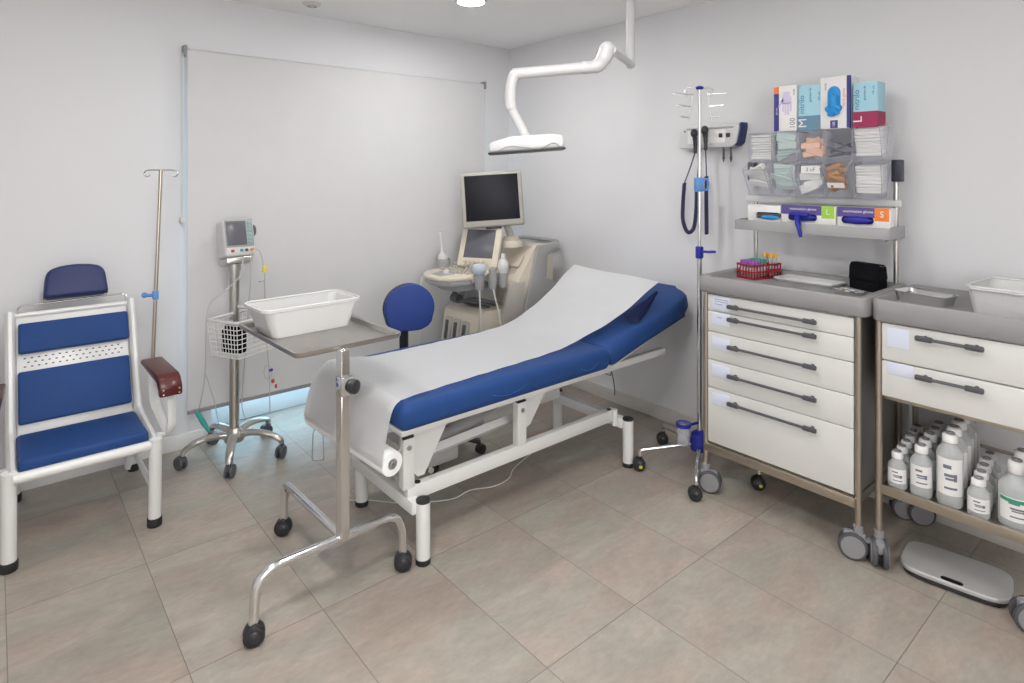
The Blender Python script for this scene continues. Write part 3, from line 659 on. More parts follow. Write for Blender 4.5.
# ------------------------------------------------------------------ swivel stool behind the table
sl = thing('swivel_chair', 'blue swivel chair with round backrest behind the examination table', 'chair', (-1.33, -.92, 0))
nb = V(-.28, -.96, 0).normalized(); rzb = math.atan2(nb.y, nb.x) + math.pi / 2
bmx = Matrix.Translation((-1.362, -.712, .765)) @ Matrix.Rotation(rzb, 4, 'Z') @ Matrix.Rotation(R(-4), 4, 'X')
pl = [(.148 * math.cos(R(a)), .140 * math.sin(R(a)) ) for a in range(-20, 201, 10)]
pl = pl + [(-.130, -.085), (-.105, -.112), (-.06, -.130), (.06, -.130), (.105, -.112), (.130, -.085)]
b = MB(); b.prism(pl, 'xz', -.042, .0, .014, seg=3); b.build('backrest', 'bluest', sl, mx=bmx)
b = MB(); b.prism([(x * 1.01, z * 1.01) for x, z in pl], 'xz', -.002, .022, .006); b.build('back_shell', 'blackp', sl, mx=bmx)
b = MB(); b.tube(fillet([(-1.372, -.675, .72), (-1.365, -.665, .45), (-1.33, -.85, .43)], .06, 6), .030, 8, flat=.35, up=(0, 1, 0)); b.build('back_bar', 'blackp', sl)
b = MB(); b.lathe([(0, .445), (.18, .445), (.20, .46), (.20, .49), (.18, .505), (0, .51)], (-1.33, -.92, 0), seg=32); b.build('seat', 'bluest', sl)
b = MB(); b.cyl((-1.33, -.92, .10), (-1.33, -.92, .30), .026); b.cyl((-1.33, -.92, .30), (-1.33, -.92, .445), .016); b.box((-1.33, -.92, .435), (.18, .16, .02), .005); b.build('gas_lift', 'blackp', sl)
for k in range(5):
    a = R(20 + 72 * k); e = V(-1.33 + .27 * math.cos(a), -.92 + .27 * math.sin(a), 0)
    MB().tube([(-1.33, -.92, .115), e + V(0, 0, .07)], [.026, .016], 8).build('base_leg', 'blackp', sl)
    castor(sl, e.x, e.y, .075, .027, .042, a + 1)
# ------------------------------------------------------------------ ultrasound machine in the corner
us = thing('ultrasound_machine', 'cream and grey ultrasound machine with black monitor in the corner', 'machine', (-.5, -.43, 0))
b = MB(); b.bb(-.92, -.10, -.66, -.20, .10, .19, .03); b.build('base', 'creamd', us)
for x, y in ((-.85, -.62), (-.85, -.24), (-.18, -.62), (-.18, -.24)): castor(us, x, y, .12, .055, .05, R(160), 'dgrey', 'usgrey')
b = MB(); b.prism([(-.84, .18), (-.78, .60), (-.70, .63), (-.13, .63), (-.13, .18)], 'xz', -.62, -.215, .012); b.build('lower_body', 'cream', us)
lean = math.atan2(.06, .42)
def fp(z): return -.84 + (z - .18) * .06 / .42
for i, y in enumerate((-.30, -.40, -.50)):
    po = MB().box((fp(.47) - .004, y, .47), (.03, .075, .17), .012, rot=Matrix.Rotation(lean, 3, 'Y')).build('probe_port', 'creamd', us)
    MB().box((fp(.47) - .019, y, .47), (.012, .034, .13), .005, rot=Matrix.Rotation(lean, 3, 'Y')).build('port_socket', 'dgrey', po)
# legs either side of the front and the upper column with its grey sides
b = MB(); b.prism([(-.70, .20), (-.545, .80), (-.40, .80), (-.45, .20)], 'xz', -.655, -.625, .006); b.build('side_cheek', 'creamd', us)
b = MB(); b.prism([(-.70, .20), (-.545, .80), (-.40, .80), (-.45, .20)], 'xz', -.215, -.185, .006); b.build('side_cheek', 'creamd', us)
b = MB(); b.prism([(-.50, .62), (-.46, .80), (-.305, 1.02), (-.27, 1.035), (-.12, 1.035), (-.12, .62)], 'xz', -.64, -.20, .010); b.build('upper_column', 'cream', us)
sp2 = [(-.285, 1.045), (-.09, 1.05), (-.07, 1.03), (-.09, .995), (-.20, .965), (-.215, .80), (-.13, .775), (-.11, .74), (-.11, .22), (-.52, .22), (-.315, .96)]
b = MB(); b.prism(sp2, 'xz', -.672, -.638, .008); b.build('side_panel', 'usgrey', us)
b = MB(); b.prism(sp2, 'xz', -.20, -.17, .008); b.build('side_panel', 'usgrey', us)
b = MB(); b.tube(fillet([(-.17, -.65, 1.04), (-.05, -.63, 1.05), (-.05, -.22, 1.05), (-.17, -.19, 1.04)], .04, 5), .014, 8); b.build('rear_handle', 'usgrey', us)
nfr = V(-.2, 0, .155).normalized()
b = MB(); 
b.box((-.385, -.53, .935), (.10, .13, .006), .002, rot=Matrix.Rotation(-math.atan2(.22, .155), 3, 'Y')); b.build('drive_flap', 'cream', us)
v_ = MB()
for i in range(5): v_.box((-.43 + .006 * i, -.53, .845 + .009 * i), (.003, .09, .002), 0)
v_.build('vent_slot', 'creamd', us)
# monitor pedestal
b = MB(); b.lathe([(0, 1.03), (.085, 1.03), (.08, 1.06), (.06, 1.075), (.055, 1.10), (0, 1.105)], (-.40, -.50, 0), seg=28); b.build('pedestal', 'cream', us)
b = MB(); b.tube(fillet([(-.40, -.50, 1.09), (-.42, -.47, 1.19), (-.50, -.48, 1.24)], .04, 5), .024, 10); b.build('monitor_arm', 'creamd', us)
mnx = -CF; yaw = math.atan2(mnx.y, mnx.x) + math.pi / 2
mmx = Matrix.Translation((-.556, -.478, 1.367)) @ Matrix.Rotation(yaw + R(3), 4, 'Z') @ Matrix.Rotation(R(-5), 4, 'X') @ Matrix.Rotation(R(-3.6), 4, 'Y')
b = MB(); b.box((0, .0, 0), (.432, .045, .385), .016, seg=3); b.box((0, .035, -.02), (.30, .05, .25), .02); mbz = b.build('monitor', 'monbez', us, mx=mmx)
MB().box((0, -.0235, .012), (.372, .002, .315), .0008).build('screen', 'screen', mbz, mx=mmx)
MB().box((.0, -.0, -.197), (.11, .03, .016), .004).build('monitor_tilt', 'blackp', us, mx=mmx)
# console
pl = [(-.56, -.215), (-.80, -.205), (-.94, -.225), (-1.01, -.30), (-1.035, -.40), (-1.03, -.50), (-.99, -.585), (-.90, -.635), (-.78, -.655), (-.56, -.645)]
tl_ = Matrix.Translation((-.56, 0, .898)) @ Matrix.Rotation(R(-3), 4, 'Y') @ Matrix.Translation((.56, 0, 0))
b = MB(); b.prism(pl, 'xy', -.022, 0, .007, tl_); cso = b.build('console', 'cream', us)
b = MB(); b.prism([(-.70 + (x + .70) * .97, -.43 + (y + .43) * .97) for x, y in pl], 'xy', -.060, -.020, .012, tl_); b.build('console_tray', 'usgrey', us)
b = MB(); b.prism([(-.72 + (x + .72) * .7, -.43 + (y + .43) * .75) for x, y in pl], 'xy', -.11, -.055, .02, tl_); b.build('console_underside', 'usgrey', us)
for i in range(3):
    for j in range(9): MB().box((-.83 + i * .045 - .03 * math.sin(j / 8 * 3.14), -.27 - j * .037, .006), (.024, .020, .014), .003).build('control_key', 'creamd', cso, mx=tl_)
for j in range(6): MB().cyl((-.73, -.28 - j * .045, 0), (-.73, -.28 - j * .045, .03), .011, seg=10).build('control_knob', 'creamd', cso, mx=tl_)
MB().prism([(-.98, -.36), (-.88, -.33), (-.84, -.45), (-.89, -.50), (-.99, -.49)], 'xy', 0, .003, .001, tl_).build('palm_plate', 'usgrey', cso)
MB().ball((-.90, -.42, .004), .022).build('trackball', 'whitep', cso, mx=tl_)
# touch panel
pmx = Matrix.Translation((-.625, -.435, 1.035)) @ Matrix.Rotation(R(-90 + 30), 4, 'Z') @ Matrix.Rotation(R(-24), 4, 'X')
b = MB(); b.box((0, 0, 0), (.30, .04, .29), .010, seg=3); tpo = b.build('touch_panel', 'cream', us, mx=pmx)
MB().box((0, -.0205, .018), (.215, .002, .205), .0008).build('panel_screen', 'lcd', tpo, mx=pmx)
for i in range(6): MB().cyl((-.085 + i * .034, -.02, -.118), (-.085 + i * .034, -.032, -.118), .012, seg=12).build('panel_knob', 'creamd', tpo, mx=pmx)
b = MB(); b.box((-.60, -.43, .925), (.12, .26, .08), .012); b.box((-.53, -.43, .84), (.16, .20, .14), .02); b.build('panel_neck', 'cream', us)
# holders on the console's right and left edge
hd = MB()
for x, y in ((-.81, -.665), (-.72, -.69), (-.63, -.69)): hd.lathe([(.026, .795), (.036, .89), (.032, .89), (.022, .795), (.026, .795)], (x, y, 0), seg=18)
hd.tube([(-.86, -.645, .85), (-.60, -.655, .85)], .012, 8); hd.build('probe_holder', 'usgrey', us)
cuo = MB(); cuo.lathe([(0, .892), (.045, .892), (.05, .950), (.044, .950), (.04, .90), (0, .90)], (-.80, -.235, 0), seg=24); cuo.build('cup_holder', 'usgrey', us)
# mechanism and wiring between console and body
b = MB(); b.tube(spline([(-.74, -.28, .72), (-.78, -.40, .68), (-.74, -.55, .70), (-.6, -.6, .66)], 6), .016, 8); b.tube(spline([(-.70, -.25, .68), (-.72, -.42, .65), (-.68, -.60, .655)], 6), .010, 8); b.cyl((-.78, -.33, .69), (-.78, -.40, .69), .03); b.build('cable_bundle', 'dgrey', us)
b = MB(); b.box((-.62, -.43, .70), (.14, .18, .16), .02); b.build('console_lift', 'usgrey', us)
# probes and gel held by the console
pr = thing('ultrasound_probe', 'pale blue rounded ultrasound probe in the leftmost of three console holders', 'probe', (-.81, -.665, .86))
b = MB(); b.lathe([(0, .835), (.02, .835), (.026, .89), (.045, .908), (.05, .935), (.04, .955), (.02, .962), (0, .964)], (-.81, -.665, 0), seg=24)
b.build('head', 'probe', pr)
cab([(-.81, -.665, .835), (-.805, -.668, .70), (-.80, -.675, .55), (-.79, -.68, .40)], .006, 'cablew', 'cable', pr)
pr = thing('ultrasound_probe', 'slim grey ultrasound probe in the middle of three console holders', 'probe', (-.72, -.69, .86))
b = MB(); b.lathe([(0, .815), (.014, .815), (.020, .88), (.026, .91), (.024, .925), (0, .93)], (-.72, -.69, 0), seg=20); b.build('head', 'usgrey', pr)
cab([(-.72, -.69, .815), (-.70, -.69, .74), (-.66, -.69, .60), (-.645, -.69, .48), (-.64, -.69, .38)], .006, 'cablew', 'cable', pr)
gb = thing('gel_bottle', 'white squeeze bottle in the rightmost of the three console holders', 'bottle', (-.63, -.69, .86))
b = MB(); b.lathe([(0, .805), (.022, .805), (.030, .88), (.036, .91), (.036, .945), (.026, .975), (.015, .985), (0, .988)], (-.63, -.69, 0), seg=20); b.build('body', 'whitep', gb)
MB().cyl((-.63, -.69, .985), (-.63, -.69, 1.015), .017, .014).build('cap', 'whitep', gb)
wd = thing('probe_wand', 'long thin white probe standing in the round holder left of console', 'probe', (-.80, -.235, .90))
b = MB(); b.lathe([(0, .902), (.03, .902), (.034, .95), (.03, .975), (.014, .99), (.011, 1.0), (.010, 1.10), (.014, 1.115), (.013, 1.135), (0, 1.143)], (-.80, -.235, 0), seg=18)
b.build('shaft', 'whitep', wd, mx=Matrix.Translation((-.80, -.235, .90)) @ Matrix.Rotation(R(-3), 4, 'X') @ Matrix.Rotation(R(-4), 4, 'Y') @ Matrix.Translation((.80, .235, -.90)))
cab([(-1.0, -.27, .85), (-1.01, -.26, .65), (-1.0, -.25, .45), (-1.02, -.25, .22)], .004, 'cablew', 'cable', us)
# ------------------------------------------------------------------ ceiling mounted examination lamp
el = thing('examination_lamp', 'white articulated examination lamp hanging from the ceiling over the table', 'lamp', (-.67, -1.78, CH))
q0 = proj_pt(630.5, 64, 3.2)
b = MB(); b.cyl(q0, (q0.x, q0.y, CH), .0235, seg=24); b.lathe([(0, 2.56), (.08, 2.56), (.08, 2.545), (.03, 2.53), (0, 2.53)], (q0.x, q0.y, 0)); b.cyl((q0.x, q0.y, q0.z + .055), (q0.x, q0.y, q0.z + .06), .0245, seg=24)
b.ball(q0, .026); b.build('pole', 'lampw', el)
q1 = proj_pt(612, 50, 2.82)
b = MB(); b.tube([q0, q1], .019, 14); b.build('short_arm', 'lampw', el)
q1b = proj_pt(607, 50, 2.83)
b = MB(); b.ball(q1b + V(0, 0, .004), .036, (1, 1, 1.0), 20)
b.tube(spline([q1b, proj_pt(604, 58, 2.83), proj_pt(597, 66, 2.84), proj_pt(584, 68, 2.84)], 6), [.036] * 8 + [.033] * 6 + [.029] * 5, 16); b.build('elbow', 'lampw', el)
q2 = proj_pt(513, 74, 2.85)
b = MB(); b.tube([proj_pt(588, 67.5, 2.84), q2], .0265, 18); b.cyl(proj_pt(588, 67.5, 2.84), proj_pt(582, 68, 2.84), .030); b.build('spring_arm', 'lampw', el)
b = MB(); b.tube(spline([proj_pt(522, 73.5, 2.85), proj_pt(514, 76, 2.85), proj_pt(511, 86, 2.85), proj_pt(510, 98, 2.85), proj_pt(511, 108, 2.85)], 6), .026, 16); b.cyl(proj_pt(510.5, 96, 2.85), proj_pt(510.5, 98, 2.85), .0275)
b.tube(spline([proj_pt(511, 106, 2.85), proj_pt(514, 114, 2.85), proj_pt(520, 125, 2.85), proj_pt(526, 137, 2.85)], 5), .022, 14); b.ball(proj_pt(511, 107, 2.85), .0262); b.build('drop_arm', 'lampw', el)
hq = proj_pt(526, 146, 2.85); lmx = Matrix.Translation(hq) @ Matrix.Rotation(math.atan2(CR.y, CR.x), 4, 'Z') @ Matrix.Rotation(R(-4), 4, 'Y')
lp = [(-.172, -.022), (-.172, .014), (-.15, .026), (-.06, .045), (.12, .045), (.165, .036), (.172, .022), (.172, -.022)]
b = MB(); b.prism(lp, 'xz', -.09, .09, .012, lmx, seg=3); lh = b.build('lamp_head', 'lampw', el)
b = MB(); b.box((0, 0, -.026), (.352, .19, .008), .003); b.build('lens_plate', 'blackp', lh, mx=lmx)
b = MB(); b.tube(spline([(-.14, -.092, -.024), (-.08, -.094, .0), (0, -.094, -.012), (.06, -.094, -.02), (.12, -.094, .002), (.155, -.092, -.02)], 5), .0025, 6); b.build('handle_wire', 'usgrey', lh, mx=lmx)
# ------------------------------------------------------------------ wheeled drip stand beside the drawer trolley
IX, IY = -.392, -2.017
iv = thing('drip_stand', 'tall chrome drip stand with blue clamps left of drawer trolley', 'stand', (IX, IY, 0))
MB().cyl((IX, IY, .12), (IX, IY, 1.15), .0125, seg=16).build('lower_pole', 'chrome', iv)
MB().cyl((IX, IY, 1.12), (IX, IY, 1.995), .009, seg=16).build('upper_pole', 'chrome', iv)
b = MB(); b.lathe([(0, .10), (.045, .105), (.05, .14), (.04, .19), (.02, .205), (0, .205)], (IX, IY, 0)); b.build('hub', 'ivblue', iv)
for px, py in ((-.668, -2.176), (-.635, -1.82), (-.287, -1.713), (-.09, -2.04), (-.344, -2.318)):
    MB().tube(fillet([(IX, IY, .14), (px, py, .105), (px, py, .06)], .02, 4), .011, 10).build('leg', 'chrome', iv)
    c = MB(); c.cyl((px, py, .04), (px, py, .075), .012); c.ball((px, py, .034), .030, (1, 1, .9)); ca = c.build('castor', 'blackp', iv)
    MB().cyl((px - .02, py - .012, .032), (px + .012, py + .018, .032), .032, seg=20, bev=.005).build('wheel', 'black', ca)
    if abs(px + .344) < .01 or abs(px + .635) < .01: MB().box((px - .022, py - .022, .03), (.014, .014, .012), .002).build('brake_tab', 'yellow', ca, label='yellow brake tab')
cl = proj_pt(683.5, 432, 3.17)
b = MB(); b.lathe([(0, -.065), (.030, -.065), (.034, .045), (.031, .045), (.027, -.06), (0, -.06)], cl, seg=20); co2 = b.build('cup', 'cup', iv)
b = MB(); b.lathe([(.031, .030), (.038, .030), (.038, .048), (.031, .048), (.031, .030)], cl, seg=20); b.tube([cl + CR * .036 + V(0, 0, .038), V(IX, IY, cl.z + .038)], .007, 8); b.build('cup_ring', 'ivblue', co2)
b = MB(); b.box((IX, IY, 1.135), (.034, .034, .065), .008); b.cyl((IX, IY, 1.14), V(IX, IY, 1.14) + CR * .055 - CF * .03, .007, seg=10); b.box(V(IX, IY, 1.142) + CR * .06 - CF * .032, (.03, .012, .014), .004, rz=-.7); b.build('height_clamp', 'ivblue', iv)
b = MB(); b.box(V(IX, IY, 1.49) - CR * .003, (.045, .045, .075), .010, rz=-.7); b.tube([V(IX, IY, 1.49) + CR * a + V(0, 0, z) for a, z in ((.02, .028), (.042, .028), (.046, 0), (.04, -.028), (.02, -.028))], .007, 8); b.build('bottle_clamp', 'ivlight', iv, label='mid blue clamp')
b = MB(); b.ball((IX, IY, 1.995), .022, (1, 1, .5)); b.build('top_cap', 'ivblue', iv)
b = MB(); T = V(IX, IY, 1.99)
for k in (-1, 1):
    d = CR * k
    b.tube(spline([T + d * .012, T + d * .06 + V(0, 0, .006), T + d * .075 + V(0, 0, -.02), T + d * .06 + V(0, 0, -.04)], 5), .003, 6)
    b.tube([T + d * (.032 if k < 0 else .043) + V(0, 0, -.02), T + d * (.057 if k < 0 else .064) + V(0, 0, -.165)], .0028, 6)
    for dz, a, n in ((-.03, .035, .135), (-.092, .046, .118), (-.150, .056, .10)):
        for e in (-.018, .018): b.tube([T + d * a + V(0, 0, dz) + CF * e * .3, T + d * n + V(0, 0, dz + .006) + CF * e], .0024, 6)
b.build('bottle_rack', 'chrome', iv)
# ------------------------------------------------------------------ wall diagnostic station
ds = thing('diagnostic_station', 'white wall diagnostic set with two black handles and coiled cords', 'diagnostic set', (0, -1.88, 1.69))
b = MB(); b.prism([(-1.67, 1.695), (-2.015, 1.695), (-2.045, 1.72), (-2.06, 1.80), (-2.055, 1.828), (-1.72, 1.828), (-1.69, 1.815)], 'yz', -.075, -.001, .008); b.build('housing', 'whitep', ds)
b = MB(); b.prism([(-2.028, 1.70), (-2.056, 1.72), (-2.072, 1.80), (-2.072, 1.832), (-2.062, 1.83), (-2.062, 1.80), (-2.045, 1.72)], 'yz', -.07, -.0, .004); b.build('end_cap', 'bluedk', ds)
b = MB(); b.bb(-.079, -.074, -1.98, -1.735, 1.72, 1.80, .002); b.build('front_panel', 'card', ds)
b = MB(); b.bb(-.081, -.078, -2.03, -1.73, 1.802, 1.812, .001); b.build('top_stripe', 'shelfg', ds)
for y in (-1.953, -1.998):
    b = MB(); b.box((-.082, y, 1.762), (.012, .02, .024), .003); b.build('dial', 'blackp', ds)
    b = MB(); b.cyl((-.05, y, 1.695), (-.05, y, 1.64), .006); b.cyl((-.05, y, 1.64), (-.05, y, 1.61), .009, .002); b.build('specula_dispenser', 'dgrey', ds)
def handle(y, zt):
    h = MB(); h.tube(spline([(-.098, y, zt - .11), (-.098, y, zt - .06), (-.10, y, zt - .03), (-.105, y, zt)], 5), [.010] * 5 + [.012] * 5 + [.014] * 5 + [.016], 12); h.ball((-.108, y, zt + .005), .022, (1, 1, 1.2)); return h.build('handle', 'blackp', ds)
def coil(pts, r=.012, turns=None, name='cord'):
    sp = spline(pts, 10); out = []; L_ = sum((a - b).length for a, b in zip(sp, sp[1:])); n = int(L_ / .0075) * 6; 
    acc = [0]
    for a, b in zip(sp, sp[1:]): acc.append(acc[-1] + (b - a).length)
    j = 0; nr = V(1, 0, 0)
    for i in range(n + 1):
        s_ = L_ * i / n
        while j < len(sp) - 2 and acc[j + 1] < s_: j += 1
        t_ = (s_ - acc[j]) / max(1e-9, acc[j + 1] - acc[j]); p_ = sp[j].lerp(sp[j + 1], t_); tg = (sp[j + 1] - sp[j]).normalized()
        nr = (nr - tg * nr.dot(tg)).normalized(); bn_ = tg.cross(nr); a = 2 * math.pi * i / 6
        out.append(p_ + (nr * math.cos(a) + bn_ * math.sin(a)) * r * .7)
    return MB().tube(out, .0042, 5)
h1 = handle(-1.80, 1.775); h2 = handle(-1.868, 1.79)
b = coil([(-.095, -1.725, 1.49), (-.10, -1.718, 1.36), (-.105, -1.722, 1.27), (-.105, -1.752, 1.205), (-.105, -1.792, 1.225), (-.105, -1.81, 1.32), (-.10, -1.812, 1.48)]); b.build('cord', 'cord', ds)
b = MB(); b.tube(spline([(-.098, -1.80, 1.67), (-.097, -1.765, 1.58), (-.095, -1.725, 1.49)], 6), .0035, 6); b.tube(spline([(-.10, -1.812, 1.48), (-.08, -1.81, 1.60), (-.05, -1.81, 1.70)], 6), .0035, 6); b.build('cord_end', 'cord', ds)
b = coil([(-.095, -1.872, 1.53), (-.10, -1.874, 1.40), (-.10, -1.876, 1.20)]); b.build('cord', 'cord', ds)
b = MB(); b.tube([(-.098, -1.868, 1.68), (-.095, -1.872, 1.53)], .0035, 6); b.build('cord_end', 'cord', ds)
b = MB(); b.cyl((-.074, -1.715, 1.795), (-.08, -1.715, 1.795), .006, seg=10); b.build('badge', 'ivlight', ds)
# ------------------------------------------------------------------ drawer trolleys
def worktop(x0, x1, y0, y1, z0, z1, rim, parent):
    w, l = x1 - x0, y1 - y0; cx, cy = (x0 + x1) / 2, (y0 + y1) / 2
    def rr(dw, z, r): return [(cx + p[0], cy + p[1], z) for p in rrect(w - dw, l - dw, 0, r)]
    b = MB()
    loft(b, [rr(rim * 2 + .02, z1 - .035, .02), rr(rim * 2, z1 - .030, .03), rr(rim * 2 - .012, z1 - .004, .035), rr(rim * 2 - .024, z1, .035), rr(.012, z1, .03), rr(0, z1 - .008, .035), rr(0, z0 + .006, .035), rr(.012, z0, .03)], True, True)
    return b.build('worktop', 'grey', parent, angle=50)
def big_castor(parent, x, y, ang): return castor(parent, x, y, .135, .054, .062, ang, 'dgrey', 'castorg', stem=.019, disc='castorg', brake=True)
def drawer(parent, xf, y0, y1, z0, z1, hz, hy, lab, marks):
    b = MB(); b.bb(xf, xf + .02, y1, y0, z0 + .0015, z1 - .0015, .003); d = b.build('drawer', 'offw', parent)
    h = MB(); h.tube([(xf - .030, hy[0] - .012, hz), (xf - .030, hy[1] + .012, hz)], .0075, 8, flat=.8)
    for y, s in ((hy[0], -1), (hy[1], 1)):
        h.cyl((xf, y + s * .02, hz), (xf - .03, y + s * .02, hz), .008, seg=10); h.box((xf - .030, y + s * .022, hz), (.018, .058, .020), .006)
    h.build('handle', 'dgrey', d)
    if lab:
        p = MB(); p.bb(xf - .002, xf + .001, lab[1], lab[0], lab[2], lab[3], .0006); po = p.build('label_plate', 'label', d)
        if marks:
            k = MB()
            for (ya, yb, z) in marks: k.bb(xf - .0026, xf - .0018, yb, ya, z - .0012, z + .0012)
            k.build('printed_lines', 'ink', po)
    return d
tA = thing('drawer_trolley', 'white five-drawer medical trolley on castors with upright shelf rack', 'trolley', (-.32, -2.50, 0))
xf = -.562; ya, yb = -2.172, -2.832
worktop(-.585, -.075, -2.885, -2.125, .975, 1.052, .045, tA)
for z0, z1, hz, lab, mk in ((.885, .965, .925, (-2.198, -2.290, .895, .960), [(-2.21, -2.28, .945), (-2.21, -2.28, .935), (-2.21, -2.25, .922)]),
                            (.785, .885, .865, (-2.198, -2.290, .822, .880), [(-2.225, -2.25, .86)]), (.650, .785, .735, (-2.198, -2.290, .705, .765), None),
                            (.515, .650, .600, (-2.198, -2.290, .572, .632), None), (.250, .515, .472, (-2.198, -2.290, .437, .498), None)):
    drawer(tA, xf, ya, yb, z0, z1, hz, (-2.298, -2.692), lab, mk)
b = MB(); b.bb(xf + .018, -.09, yb + .005, ya - .005, .24, .98); b.build('carcass', 'offw', tA)
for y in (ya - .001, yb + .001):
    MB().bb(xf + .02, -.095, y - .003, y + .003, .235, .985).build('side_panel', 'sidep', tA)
b = MB(); b.bb(-.575, -.07, yb - .01, ya + .01, .205, .243, .003); b.build('base_rail', 'brass', tA)
for y in (-2.158, -2.848):
    MB().cyl((-.555, y, .125), (-.555, y, .98), .0125, seg=16).build('post', 'brass', tA)
    MB().cyl((-.095, y, .125), (-.095, y, .98), .0125, seg=16).build('post', 'brass', tA)
for x, y, a in ((-.555, -2.158, R(295)), (-.555, -2.848, R(110)), (-.095, -2.158, R(40)), (-.095, -2.848, R(300))): big_castor(tA, x, y, a)
# rack above: two posts, grey shelf, light rail, end clamps
for y in (-2.172, -2.838): MB().cyl((-.10, y, 1.03), (-.10, y, 1.605), .011, seg=14).build('rack_post', 'steel', tA)
b = MB(); b.prism([(-.295, 1.262), (-.295, 1.312), (-.288, 1.312), (-.283, 1.272), (-.10, 1.272), (-.10, 1.262)], 'xz', -2.87, -2.165, .002); 
for y in (-2.87, -2.165): b.prism([(-.295, 1.262), (-.295, 1.308), (-.24, 1.314), (-.10, 1.314), (-.10, 1.262)], 'xz', y - .004, y + .004, .001)
b.build('rack_shelf', 'shelfg', tA)
MB().bb(-.125, -.112, -2.865, -2.13, 1.398, 1.428, .002).build('rack_rail', 'whitep', tA)
for y in (-2.848, -2.162): MB().box((-.112, y, 1.56), (.05, .04, .10), .006).build('rack_clamp', 'clamp', tA)
b = MB(); b.box((-.13, -2.845, 1.28), (.06, .035, .06), .006); b.cyl((-.16, -2.86, 1.27), (-.30, -2.86, 1.255), .004); b.build('shelf_bracket', 'steel', tA)
# second trolley, running out of the picture
tB = thing('bottle_trolley', 'grey-topped steel trolley with two drawers and bottles on its shelf', 'trolley', (-.30, -3.16, 0))
xg = -.532; yc, yd = -2.925, -3.395
worktop(-.548, -.06, -3.432, -2.888, .965, 1.052, .022, tB)
drawer(tB, xg, yc, yd, .815, .962, .930, (-3.054, -3.252), (-2.945, -3.02, .87, .945), None)
drawer(tB, xg, yc, yd, .672, .813, .783, (-3.054, -3.252), (-2.945, -3.035, .765, .812), None)
b = MB(); b.bb(xg + .018, -.08, yd + .005, yc - .005, .672, .97); b.build('carcass', 'offw', tB)
b = MB(); b.bb(xg, -.07, yd, yc + .01, .288, .304); b.bb(xg - .003, xg + .012, yd, yc + .01, .284, .322, .002); b.build('lower_shelf', 'brass', tB)
MB().bb(xg + .02, -.08, yd, yc, .655, .672, .002).build('drawer_rail', 'brass', tB)
MB().tube([(-.085, yc, .42), (-.085, yd, .42)], .007, 8).build('guard_rail', 'brass', tB)
for x in (-.525, -.09):
    for y in (-2.912, -3.405):
        MB().cyl((x, y, .125), (x, y, .97), .0125, seg=16).build('post', 'brass', tB)
for x, y, a in ((-.525, -2.912, R(205)), (-.525, -3.395, R(120)), (-.09, -2.912, R(300)), (-.09, -3.395, R(40))): big_castor(tB, x, y, a)
# ------------------------------------------------------------------ tilt-out bins and their contents
BY = [-2.204 - .1255 * k for k in range(6)]
def bin_row(name, label, z0, z1, opened):
    t = thing(name, label, 'bin unit', (-.20, -2.517, z0))
    xb, xf_ = -.118, -.235
    b = MB(); b.bb(xb - .003, xb, BY[5] - .003, BY[0] + .003, z0, z1); b.bb(xf_, xb, BY[5] - .003, BY[0] + .003, z1 - .004, z1); b.bb(xf_, xb, BY[5] - .003, BY[0] + .003, z0, z0 + .004)
    for y in BY: b.bb(xf_, xb, y - .0015, y + .0015, z0 + .004, z1 - .004)
    b.build('case', 'bin', t, angle=20)
    out = []
    for k in range(5):
        ya_, yb_ = BY[k] - .006, BY[k + 1] + .006; h = z1 - z0 - .012
        m = MB(); w = .0028
        prof = [(-.112, h), (-.112, h * .98), (-.060, 0.0), (0, 0.0), (0, h)]  # back (left) to front (0)
        def pr(p): return (p[0], p[1])
        # front, floor, back and cheeks as thin walls; x=0 is the front
        b = bmesh.new()
        def wall(pts):
            for y in (0,):
                pass
        m.prism([(0, 0), (0, h), (w, h), (w, 0)], 'xz', yb_, ya_)
        m.prism([(0, 0), (0, w), (.05, w), (.05, 0)], 'xz', yb_, ya_)
        m.prism([(.05, 0), (.05 - w, w), (.105 - w, h * .85), (.105, h * .85)], 'xz', yb_, ya_)
        for y in (ya_, yb_): m.prism([(0, 0), (0, h), (.095, h), (.108, h * .85), (.05, 0)], 'xz', y - .001, y + .001)
        a = opened.get(k, 0)
        mx = Matrix.Translation((xf_ + .004, 0, z0 + .007)) @ Matrix.Rotation(R(-a), 4, 'Y')
        bo = m.build('tilt_bin', 'bin', t, mx=mx, angle=20)
        eg = MB()
        for zz in (0, h): eg.tube([(0, ya_, zz), (0, yb_, zz)], .0014, 5)
        for y in (ya_, yb_): eg.tube([(.108, y, h * .85), (.095, y, h), (0, y, h), (0, y, 0), (.05, y, 0), (.108, y, h * .85)], .0014, 5)
        eg.build('bin_edge', 'binedge', bo, mx=mx)
        out.append((mx, (ya_ + yb_) / 2, h, bo))
    return t, out
rowU, binsU = bin_row('bin_organizer', 'upper row of clear tilt bins carrying the glove boxes', 1.597, 1.756, {4: 13})
rowL, binsL = bin_row('bin_organizer', 'lower row of clear tilt bins with some bins tipped open', 1.432, 1.592, {0: 31, 1: 27, 3: 27, 4: 7})
